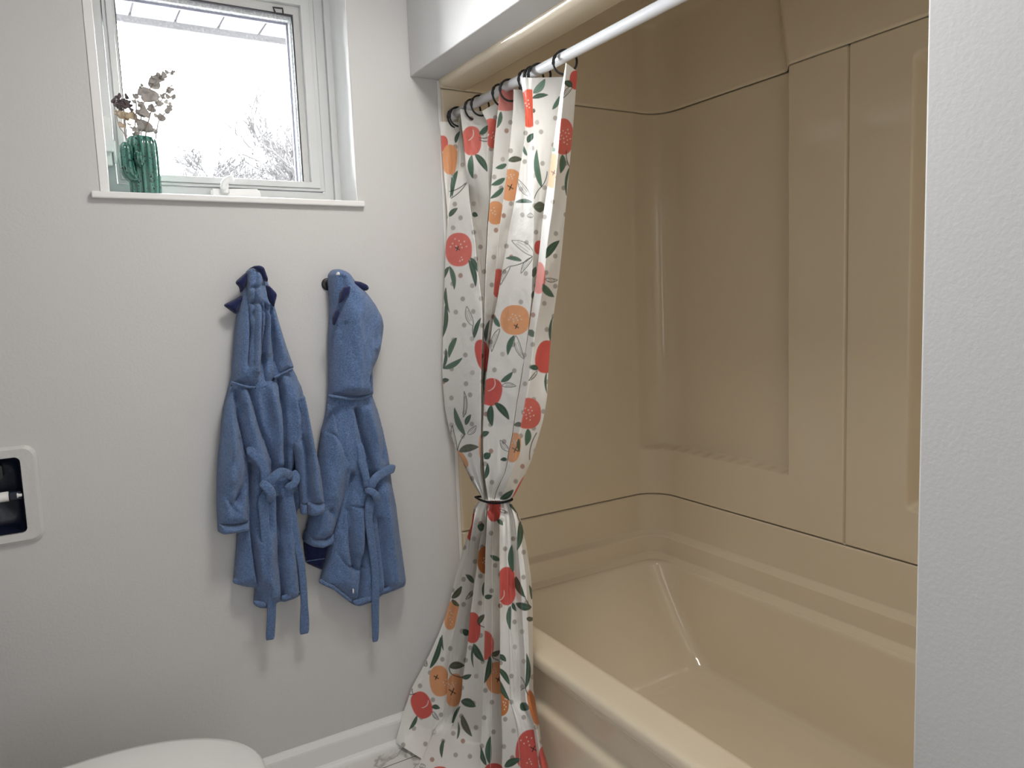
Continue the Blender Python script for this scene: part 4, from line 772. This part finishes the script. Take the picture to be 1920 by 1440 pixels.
puff('hood_edge', [A(318, 100), A(352, 86), A(385, 110), A(405, 200), A(432, 300), A(446, 430), A(436, 540), A(418, 640), A(400, 660), A(405, 560), A(400, 380), A(392, 380), A(396, 640), A(400, 860), A(340, 850), A(306, 800), A(318, 640), A(330, 560), A(318, 380), A(312, 250)], 0.060, 0.028, 9, M_FLEECE, r1, creases=[([A(315, 330), A(380, 340), A(420, 390)], -.010, 4), ([A(325, 450), A(360, 400)], -.007, 4), ([A(330, 230), A(400, 215)], -.006, 4)], seed=9, fold=.006)
puff('collar_seam', [A(200, 888), A(300, 918), A(400, 930), A(482, 898), A(503, 858), A(640, 790), A(646, 806), A(512, 872), A(490, 915), A(402, 946), A(300, 938), A(200, 906)], .072, .006, 3, M_FLEECE, r1, seed=3, fold=.001, tb=.012)
for pl, of in (([A(318, 112), A(292, 128), A(236, 178), A(232, 195), A(258, 220), A(266, 264), A(285, 250), A(315, 190)], .045), ([A(290, 275), A(270, 284), A(150, 345), A(152, 356), A(236, 416), A(262, 360), A(290, 320)], .030), ([A(325, 92), A(365, 70), A(405, 66), A(436, 80), A(466, 165), A(462, 186), A(430, 175), A(395, 110), A(360, 84)], .078), ([A(448, 205), A(475, 212), A(528, 268), A(526, 290), A(506, 366), A(488, 345), A(462, 290)], .070)):
    puff('hood_spike', pl, of, .016, 8, M_NAVY, r1, seed=8, fold=.001, step=2.0)
ls = [A(205, 905), A(150, 1060), A(132, 1160), A(118, 1320), Bp(105, 70), Bp(98, 260), Bp(98, 440), Bp(104, 540), Bp(210, 545), Bp(322, 520), Bp(318, 300), Bp(322, 110), A(310, 1440), A(275, 1280), A(235, 1120)]
puff('sleeve', ls, .040, .046, 26, M_FLEECE, r1, creases=[([Bp(330, 90), Bp(290, 250), Bp(230, 360)], -.018, 7), ([A(230, 1100), A(190, 1350), Bp(170, 200)], .008, 10), ([A(250, 1290), A(300, 1420), Bp(320, 90)], -.016, 5), ([Bp(120, 300), Bp(220, 430)], -.006, 6)], seed=11, fold=.006)
puff('cuff', [Bp(102, 515), Bp(210, 525), Bp(322, 500), Bp(322, 578), Bp(210, 596), Bp(140, 606), Bp(106, 596)], .038, .052, 14, M_FLEECE, r1, creases=[([Bp(100, 522), Bp(210, 534), Bp(324, 512)], -.006, 2.5)], seed=12, fold=.002)
rs_ = [A(668, 1015), A(722, 985), A(760, 1180), A(800, 1380), Bp(826, 130), Bp(850, 290), Bp(858, 395), Bp(745, 395), Bp(692, 400), Bp(668, 200), Bp(645, 20), A(640, 1330), A(690, 1250), A(690, 1120)]
puff('sleeve', rs_, .070, .040, 20, M_FLEECE, r1, creases=[([A(690, 1020), A(700, 1250), Bp(725, 50), Bp(742, 400)], -.034, 6), ([A(730, 1060), A(770, 1300), Bp(800, 150), Bp(815, 400)], .010, 9), ([A(640, 1340), A(680, 1310), A(700, 1290)], -.010, 4)], seed=13, fold=.005)
puff('cuff', [Bp(740, 382), Bp(800, 384), Bp(860, 372), Bp(864, 430), Bp(846, 466), Bp(780, 480), Bp(742, 474)], .084, .034, 12, M_FLEECE, r1, creases=[([Bp(740, 390), Bp(862, 382)], -.005, 2.5)], seed=14, fold=.002)
puff('cuff', [Bp(690, 385), Bp(742, 388), Bp(745, 474), Bp(700, 474), Bp(690, 460)], .074, .018, 8, M_FLEECE, r1, seed=15, fold=.002)
ribbon('belt', [Bp(468, 300), Bp(432, 380), Bp(440, 520), Bp(448, 680), Bp(475, 850), Bp(490, 1000), Bp(490, 1150), Bp(484, 1280), Bp(478, 1362)], [.082, .088, .082, .080, .076, .072, .064, .056, .050], [.011, .0135, .012, .0105, .0105, .0105, .0115, .0115, .0115], .006, M_FLEECE, r1)
ribbon('belt', [Bp(612, 262), Bp(625, 380), Bp(648, 520), Bp(672, 680), Bp(702, 840), Bp(716, 1000), Bp(722, 1120), Bp(724, 1230), Bp(722, 1320)], [.070, .072, .072, .070, .068, .062, .056, .050, .044], [.0095, .0095, .010, .0095, .0095, .0095, .0100, .0125, .0128], .0055, M_FLEECE, r1)
ribbon('belt', [Bp(440, 290), Bp(470, 245), Bp(520, 195), Bp(560, 170), Bp(605, 185), Bp(640, 205)], [.086, .096, .102, .100, .090, .076], [.012, .0125, .012, .011, .0115, .010], .0075, M_FLEECE, r1, n=36)
ribbon('belt', [Bp(640, 165), Bp(662, 200), Bp(655, 245), Bp(620, 272), Bp(600, 262)], [.078, .086, .090, .088, .080], [.008, .010, .010, .009, .008], .007, M_FLEECE, r1, n=30)
ribbon('belt_knot', [Bp(420, 250), Bp(445, 268), Bp(475, 300), Bp(485, 340), Bp(468, 362)], [.092, .102, .106, .102, .092], [.009, .0115, .0125, .011, .008], .011, M_FLEECE, r1, n=30)
ribbon('collar_roll', [A(420, 1440), Bp(340, 20), Bp(400, 80), Bp(440, 150), Bp(440, 250)], [.075, .080, .084, .086, .084], [.010, .012, .013, .012, .010], .009, M_FLEECE, r1, n=40)

# --- right robe
r2 = thing('child_robe', (0.66, YA-0.02, 1.40), "child's blue fleece robe with rounded hood, right of the two, nearest the tub", 'robe')
puff('robe_back', [Bp(715, 660), Bp(800, 620), Bp(900, 600), Bp(900, 700), Bp(870, 800), Bp(850, 868), Bp(790, 842), Bp(735, 818), Bp(722, 745)], .006, .012, 10, M_NAVY, r2, seed=20, fold=.002)
seam('hem_seam', [Bp(730, 806), Bp(800, 795), Bp(868, 785)], .020, .0016, M_FLEECE, r2)
body = [A(900, 870), A(1040, 860), A(1175, 870), A(1195, 980), A(1240, 1100), A(1275, 1240), A(1300, 1360), Bp(1312, 60), Bp(1335, 250), Bp(1365, 400), Bp(1390, 600), Bp(1412, 760), Bp(1436, 935), Bp(1425, 975), Bp(1340, 1010), Bp(1260, 1040), Bp(1190, 1090), Bp(1095, 1120), Bp(1060, 1108), Bp(1000, 1060), Bp(930, 1005), Bp(828, 958), Bp(840, 900), Bp(870, 790), Bp(900, 650), Bp(930, 500), Bp(960, 300), Bp(900, 100), A(850, 1300), A(870, 1120)]
puff('robe_body', body, 0.016, 0.056, 34, M_FLEECE, r2, creases=[
    ([A(1200, 1000), A(1240, 1150), A(1260, 1300), Bp(1240, 60)], -.014, 5), ([A(1215, 1000), A(1270, 1250), A(1300, 1440)], .006, 6), ([A(1050, 1080), A(1100, 1280), Bp(1150, 100), Bp(1170, 250)], -.020, 5), ([A(1130, 1080), A(1200, 1300), Bp(1200, 120)], .012, 10),
    ([Bp(1030, 170), Bp(1000, 330), Bp(960, 560)], -.016, 5), ([Bp(1140, 400), Bp(1125, 600), Bp(1095, 880), Bp(1070, 1110)], -.018, 4.5), ([Bp(1005, 420), Bp(1020, 700), Bp(1040, 830)], -.016, 5), ([Bp(940, 560), Bp(925, 720), Bp(985, 800), Bp(1050, 832), Bp(1115, 826)], -.006, 2.5), ([Bp(1080, 450), Bp(1075, 700)], .010, 9), ([Bp(1260, 300), Bp(1290, 600), Bp(1310, 900)], .012, 14), ([Bp(1210, 480), Bp(1240, 800), Bp(1265, 1030)], -.012, 4.5), ([Bp(1010, 388), Bp(1140, 400)], -.005, 2.2)], seed=22, fold=.005)
puff('hem', [Bp(826, 925), Bp(930, 975), Bp(1060, 1075), Bp(1062, 1110), Bp(1000, 1062), Bp(930, 1007), Bp(826, 960)], .066, .004, 8, M_FLEECE, r2, seed=23, fold=.001)
puff('hem', [Bp(1065, 1082), Bp(1190, 1050), Bp(1270, 1005), Bp(1438, 932), Bp(1428, 976), Bp(1262, 1042), Bp(1190, 1092), Bp(1095, 1122), Bp(1066, 1112)], .066, .004, 8, M_FLEECE, r2, seed=24, fold=.001)
hood = [A(888, 130), A(920, 96), A(975, 92), A(1030, 122), A(1070, 182), A(1150, 262), A(1210, 342), A(1262, 438), A(1270, 500), A(1252, 640), A(1225, 730), A(1192, 800), A(1193, 900), A(1196, 985), A(1120, 1010), A(1040, 1012), A(890, 985), A(892, 780), A(890, 600), A(903, 360), A(890, 210)]
puff('hood', hood, 0.028, 0.068, 26, M_FLEECE, r2, creases=[([A(935, 150), A(930, 300), A(920, 440)], -.014, 4), ([A(960, 160), A(950, 300), A(930, 520)], -.010, 3.5), ([A(1050, 200), A(1150, 300), A(1230, 400)], -.006, 3), ([A(1245, 440), A(1230, 560), A(1240, 640)], -.012, 4), ([A(1150, 850), A(1160, 980)], -.018, 4), ([A(1185, 800), A(1140, 880)], -.008, 4), ([A(1030, 420), A(1060, 640), A(1050, 900)], .014, 22), ([A(960, 480), A(935, 600)], -.008, 4), ([A(1180, 650), A(1225, 600)], .008, 6)], seed=25, fold=.005)
puff('collar_seam', [A(888, 980), A(1040, 1006), A(1120, 1004), A(1197, 980), A(1198, 1000), A(1120, 1024), A(1040, 1026), A(888, 1002)], .084, .006, 3, M_FLEECE, r2, seed=26, fold=.001, tb=.012)
for pl, of in (([A(1040, 195), A(1062, 175), A(1120, 182), A(1172, 206), A(1183, 228), A(1172, 246), A(1132, 248), A(1095, 232)], .066), ([A(1050, 212), A(1000, 218), A(972, 262), A(962, 340), A(1000, 320), A(1046, 258)], .094), ([A(965, 365), A(935, 390), A(918, 440), A(920, 485), A(934, 498), A(962, 448), A(978, 405)], .094), ([A(1180, 300), A(1195, 310), A(1206, 328), A(1196, 336)], .06)):
    puff('hood_spike', pl, of, .014, 8, M_NAVY, r2, seed=28, fold=.001, step=2.0)
puff('hanging_tab', [A(944, 142), A(950, 118), A(962, 108), A(976, 118), A(986, 144), A(965, 140)], .072, .005, 3, M_TAG, r2, seed=29, fold=.0, step=1.6)
ls = [A(888, 1030), A(862, 1160), A(838, 1240), A(815, 1400), Bp(795, 200), Bp(768, 440), Bp(735, 560), Bp(725, 640), Bp(830, 655), Bp(915, 610), Bp(950, 500), Bp(1000, 330), Bp(1030, 190), Bp(1085, 150), A(1050, 1420), A(980, 1280), A(930, 1120)]
puff('sleeve', ls, .022, .050, 28, M_FLEECE, r2, creases=[([A(850, 1232), A(910, 1260), A(970, 1330), Bp(1030, 60), Bp(1050, 130)], -.008, 3), ([Bp(1080, 155), Bp(1030, 200), Bp(1000, 330)], -.012, 5), ([A(930, 1150), A(900, 1400), Bp(870, 300)], .010, 14), ([Bp(880, 420), Bp(940, 540)], -.008, 6)], seed=31, fold=.006)
puff('cuff', [Bp(722, 580), Bp(790, 618), Bp(850, 622), Bp(918, 575), Bp(916, 640), Bp(900, 668), Bp(830, 700), Bp(760, 690), Bp(718, 668), Bp(706, 640)], .020, .056, 14, M_FLEECE, r2, creases=[([Bp(718, 590), Bp(790, 628), Bp(850, 630), Bp(918, 588)], -.006, 2.5)], seed=32, fold=.002)
ribbon('belt', [Bp(1195, 290), Bp(1212, 240), Bp(1240, 205), Bp(1285, 175), Bp(1335, 150), Bp(1355, 148)], [.088, .092, .088, .080, .072, .062], [.010, .0115, .012, .0125, .0128, .0118], .0075, M_FLEECE, r2, n=36)
ribbon('belt', [Bp(1196, 350), Bp(1185, 420), Bp(1180, 520), Bp(1200, 680), Bp(1222, 850), Bp(1228, 1000), Bp(1226, 1150), Bp(1228, 1280), Bp(1226, 1375)], [.082, .088, .084, .082, .080, .076, .066, .056, .050], [.012, .0125, .0105, .0105, .0105, .0108, .0108, .0100, .0085], .006, M_FLEECE, r2)
ribbon('belt_knot', [Bp(1165, 300), Bp(1190, 305), Bp(1222, 325), Bp(1236, 350), Bp(1226, 372)], [.088, .100, .104, .100, .090], [.007, .009, .010, .010, .007], .010, M_FLEECE, r2, n=30)
ribbon('collar_roll', [A(1110, 1330), A(1130, 1430), Bp(1130, 100), Bp(1155, 190), Bp(1168, 280)], [.074, .078, .080, .084, .082], [.009, .011, .011, .010, .009], .009, M_FLEECE, r2, n=40)
puff('care_label', [Bp(1062, 1000), Bp(1074, 996), Bp(1078, 1016), Bp(1072, 1040), Bp(1063, 1030)], .074, .003, 2, M_TAG, r2, seed=33, fold=0, step=1.3)

# --- wall knobs
def knob(c, lab):
    o = thing('wall_knob', (c[0], YA, c[2]), lab, 'wall hook')
    g = Geo(); g.tube([(c[0], YA-.0005, c[2]), (c[0], YA-.004, c[2]), (c[0], YA-.006, c[2])], [.017, .017, .014], seg=28, hint=(0, 0, 1)); put('back_plate', g.mesh('back_plate'), M_BLACK, o)
    g = Geo(); g.tube([(c[0], YA-.005, c[2]), (c[0], YA-.016, c[2]), (c[0], YA-.024, c[2])], [.008, .0065, .008], seg=18, hint=(0, 0, 1)); put('post', g.mesh('post'), M_BLACK, o)
knob(on_y(614, 533, YA), 'black round wall knob showing beside the hood of the right robe')

# ------------------------------------------------------------------ cactus vase and dried flowers
VX, VY, VZ = 0.209, 2.080, 1.6072
M_GLAZE = mat('green_glaze', (0.05, 0.22, 0.17), 0.12, 0.6, coat=0.5); nt = M_GLAZE.node_tree; bs = nt.nodes['Principled BSDF']
tcg = nt.nodes.new('ShaderNodeTexCoord'); n1 = nt.nodes.new('ShaderNodeTexNoise'); n1.inputs['Scale'].default_value = 210; n1.inputs['Detail'].default_value = 2; nt.links.new(tcg.outputs['Object'], n1.inputs['Vector'])
sp = nt.nodes.new('ShaderNodeMapRange'); sp.inputs['From Min'].default_value = 0.60; sp.inputs['From Max'].default_value = 0.63; nt.links.new(n1.outputs['Fac'], sp.inputs['Value'])
n2 = nt.nodes.new('ShaderNodeTexNoise'); n2.inputs['Scale'].default_value = 60; nt.links.new(tcg.outputs['Object'], n2.inputs['Vector'])
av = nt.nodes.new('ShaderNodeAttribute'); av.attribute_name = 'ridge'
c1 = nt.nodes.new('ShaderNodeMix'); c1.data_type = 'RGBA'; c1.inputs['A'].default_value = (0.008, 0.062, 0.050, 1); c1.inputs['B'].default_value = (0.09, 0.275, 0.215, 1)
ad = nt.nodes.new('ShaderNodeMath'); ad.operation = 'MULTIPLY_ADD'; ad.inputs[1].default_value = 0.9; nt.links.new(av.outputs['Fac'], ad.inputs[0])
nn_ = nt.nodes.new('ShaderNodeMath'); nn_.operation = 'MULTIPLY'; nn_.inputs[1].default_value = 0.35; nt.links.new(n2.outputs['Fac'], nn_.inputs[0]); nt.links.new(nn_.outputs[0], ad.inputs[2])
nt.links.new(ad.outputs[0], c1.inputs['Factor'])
c2 = nt.nodes.new('ShaderNodeMix'); c2.data_type = 'RGBA'; c2.inputs['B'].default_value = (0.006, 0.02, 0.018, 1); nt.links.new(c1.outputs['Result'], c2.inputs['A']); nt.links.new(sp.outputs[0], c2.inputs['Factor']); nt.links.new(c2.outputs['Result'], bs.inputs['Base Color'])
vase = thing('cactus_vase', (VX, VY, VZ), 'green speckled ceramic vase shaped like a ribbed cactus, on the window sill', 'vase')
def ribbed(name, rows, nrib, depth, parent, seg=112, caps=True):
    """rows = (cx, cy, z, rx, ry)"""
    V = []; R_ = []; a = np.linspace(0, 2*np.pi, seg, endpoint=False); rd = np.abs(np.cos(a*nrib/2))**0.7
    for cx, cy, z, rx, ry, dp in rows:
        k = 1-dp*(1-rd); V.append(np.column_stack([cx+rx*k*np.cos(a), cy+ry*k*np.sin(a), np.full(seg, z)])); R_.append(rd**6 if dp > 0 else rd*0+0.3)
    F = [tuple(f) for f in grid_faces(len(rows), seg, True)]
    if caps: F += [tuple(range(seg))[::-1], tuple((len(rows)-1)*seg+j for j in range(seg))]
    me = mesh_py(name, np.vstack(V), F); at_ = me.attributes.new('ridge', 'FLOAT', 'POINT'); at_.data.foreach_set('value', np.concatenate(R_).astype(np.float32))
    bm = bmesh.new(); bm.from_mesh(me); bmesh.ops.recalc_face_normals(bm, faces=bm.faces[:]); bm.to_mesh(me); bm.free(); return put(name, me, M_GLAZE, parent)
rows = [(VX, VY, VZ+z, r, r, dp) for z, r, dp in ((0, .032, .08), (.002, .0345, .08), (.010, .0355, .10), (.045, .0365, .10), (.09, .0368, .10), (.120, .0362, .10), (.134, .0345, .09), (.140, .031, .06), (.1425, .0285, .0), (.1425, .0265, .0), (.138, .0255, .0), (.10, .026, .0), (.02, .025, .0), (.012, .018, .0))]
ribbed('vase_body', rows, 15, .1, vase)
def arm(name, pts, rad, nrib):
    Q = catmull(np.array(pts), 26); rr = np.interp(np.linspace(0, 1, 26), np.linspace(0, 1, len(rad)), rad); T, N, Bn = frames(Q, (0, 0.98, 0.2)); seg = 48
    a = np.linspace(0, 2*np.pi, seg, endpoint=False); rd = np.abs(np.cos(a*nrib/2))**0.7; k = 1-.10*(1-rd)
    V = Q[:, None, :]+rr[:, None, None]*k[None, :, None]*(N[:, None, :]*np.cos(a)[None, :, None]+Bn[:, None, :]*np.sin(a)[None, :, None])
    F = [tuple(f) for f in grid_faces(26, seg, True)]+[tuple(range(seg))[::-1], tuple(25*seg+j for j in range(seg))]
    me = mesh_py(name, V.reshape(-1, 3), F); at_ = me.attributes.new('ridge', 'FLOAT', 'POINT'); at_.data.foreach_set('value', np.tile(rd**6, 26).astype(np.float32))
    bm = bmesh.new(); bm.from_mesh(me); bmesh.ops.recalc_face_normals(bm, faces=bm.faces[:]); bm.to_mesh(me); bm.free(); return put(name, me, M_GLAZE, vase)
arm('cactus_arm', [(.194, 2.062, 1.654), (.180, 2.054, 1.650), (.171, 2.050, 1.662), (.1695, 2.050, 1.692), (.1690, 2.050, 1.718), (.1685, 2.050, 1.730)], [.011, .0150, .0170, .0172, .0155, .005], 9)
arm('cactus_arm', [(.200, 2.058, 1.682), (.1965, 2.043, 1.683), (.1955, 2.037, 1.692), (.1955, 2.036, 1.704), (.1955, 2.036, 1.712)], [.009, .0105, .0115, .0105, .003], 9)
def ribR(a, z): return 1
M_LEAFG = mat('dried_grey_leaf', (0.37, 0.345, 0.325), 0.8, 0.2, var=(90, 0.25)); M_LEAFT = mat('dried_tan_leaf', (0.42, 0.34, 0.24), 0.8, 0.2, var=(90, 0.3)); M_ROSE = mat('dried_rose', (0.12, 0.10, 0.102), 0.85, 0.15, var=(160, 0.4)); M_STEM = mat('dry_stem', (0.28, 0.24, 0.22), 0.8, 0.2)
def V8(x, y, dy=0.0): return on_y(190+x/5.333, 110+y/5.333, VY+dy)
def leafgeo(g, c, r, rng):
    """a cupped dry leaf about r (m) across with some thickness"""
    n = 14; rx = r*rng.uniform(.85, 1.15); ry = r*rng.uniform(.6, .95); ph = rng.uniform(0, 6.28); tilt = rng.uniform(-.7, .7); tip = rng.uniform(-.6, .6); cup = r*rng.uniform(-.5, .5)
    V = []; 
    for lay in (0, 1):
        V.append((0, lay*.0006, 0))
        for q_ in (.5, 1.0):
            for k in range(n):
                a = 2*math.pi*k/n; w_ = q_*(1+.13*math.sin(3*a+ph)+.18*max(0, math.cos(a))**6)
                u, v = rx*w_*math.cos(a), ry*w_*math.sin(a); V.append((u, lay*.0006+cup*q_*q_+.15*r*math.sin(2*a+ph)*q_, v))
    V = np.array(V); ca, sa = math.cos(ph), math.sin(ph); V = V @ np.array([[ca, 0, sa], [0, 1, 0], [-sa, 0, ca]]); ct, st = math.cos(tilt), math.sin(tilt); V = V @ np.array([[1, 0, 0], [0, ct, st], [0, -st, ct]]); ct, st = math.cos(tip), math.sin(tip); V = V @ np.array([[ct, st, 0], [-st, ct, 0], [0, 0, 1]])
    F = []; L = 2*n+1
    for lay in (0, 1):
        o = lay*L
        for k in range(n):
            l = (k+1) % n; F.append((o, o+1+k, o+1+l)); F.append((o+1+k, o+1+n+k, o+1+n+l, o+1+l))
    for k in range(n): l = (k+1) % n; F.append((1+n+k, L+1+n+k, L+1+n+l, 1+n+l))
    g.add(V+np.array(c), F)
rl = random.Random(4)
def sprig(stem, leaves, lab, dy, m=None):
    base = V8(*stem[0]); base = np.array([VX+(base[0]-VX)*.5, VY+dy*.3, VZ+.05])
    o = thing('eucalyptus_sprig', tuple(base), lab, 'dried sprig', 'dried sprigs in the cactus vase')
    pts = [base]+[V8(x, y, dy) for x, y in stem]; g = Geo(); g.tube(catmull(pts, 30), np.linspace(.0020, .0014, 30), seg=6); put('stem', g.mesh('stem'), M_STEM, o)
    g = Geo()
    for x, y, r in leaves:
        k = 1 if r < 24 else (2 if r < 50 else 3)
        for q_ in range(k): leafgeo(g, V8(x+rl.uniform(-.35, .35)*r*(k > 1), y+rl.uniform(-.35, .35)*r*(k > 1), dy+rl.uniform(-.006, .006)), r/5.333/640*(1.05 if k == 1 else .82), rl)
    put('leaves', g.mesh('leaves'), m or M_LEAFG, o)
sprig([(400, 790), (400, 560), (440, 400), (500, 280), (600, 180), (725, 125)], [(420, 690, 72), (470, 360, 78), (385, 325, 40), (400, 262, 14), (545, 225, 62), (520, 185, 30), (608, 170, 46), (658, 128, 17), (700, 140, 20), (725, 128, 12), (545, 400, 24)], 'tallest grey eucalyptus sprig, leaning to the right above the vase', .004)
sprig([(440, 790), (490, 560), (520, 490), (580, 450), (650, 330), (705, 262)], [(420, 525, 68), (510, 500, 42), (578, 452, 38), (615, 375, 30), (660, 385, 30), (715, 388, 26), (680, 305, 38), (706, 262, 12)], 'middle eucalyptus sprig with forked tip, right of the tallest', -.006)
sprig([(545, 780), (560, 690), (582, 610), (640, 540), (680, 470)], [(545, 730, 28), (515, 770, 10), (605, 580, 44), (545, 572, 18), (668, 508, 38), (690, 460, 26), (650, 430, 18), (500, 715, 22)], 'short right-hand eucalyptus sprig low over the vase rim', .010)
sprig([(345, 785), (338, 650), (350, 480), (335, 375)], [(350, 750, 34), (330, 700, 28), (385, 448, 32), (335, 378, 32), (330, 430, 24), (280, 650, 18), (298, 690, 14)], 'left eucalyptus sprig with narrow leaves, beside the dried rose', -.010)
ros = thing('dried_rose', (VX-.02, VY-.004, VZ+.05), 'dark dried rose with tan leaves, at the left of the vase mouth', 'dried flower')
g = Geo(); g.tube(catmull([(VX-.012, VY-.003, VZ+.05), V8(245, 780), V8(232, 600), V8(225, 500)], 20), .0016, seg=6); g.tube(catmull([(VX-.015, VY-.004, VZ+.06), V8(240, 775), V8(185, 690), V8(155, 590), V8(150, 525)], 20), .0012, seg=6); put('stem', g.mesh('stem'), M_STEM, ros)
g = Geo(); c = V8(218, 440)
for k in range(46):
    a = k*2.4; q_ = math.sqrt(k/46); p = c+np.array([math.cos(a)*q_*.0135, -math.sin(a)*q_*.008+.002*rl.random(), (.006-.012*q_)*1.0+math.sin(a*1.7)*.007*q_]); leafgeo(g, p, .0048+.0035*rl.random(), rl)
for x, y in ((130, 425), (165, 385), (150, 460), (190, 500), (255, 380), (290, 470), (300, 510), (180, 370)): leafgeo(g, V8(x, y), .0065, rl)
put('bloom', g.mesh('bloom'), M_ROSE, ros)
g = Geo()
for x, y, r in ((195, 555, 34), (160, 545, 22), (240, 575, 38), (290, 580, 42), (335, 590, 28), (140, 520, 14), (205, 672, 30), (225, 668, 18)): leafgeo(g, V8(x, y, rl.uniform(-.006, .004)), r/5.333/600, rl)
put('leaves', g.mesh('leaves'), M_LEAFT, ros)
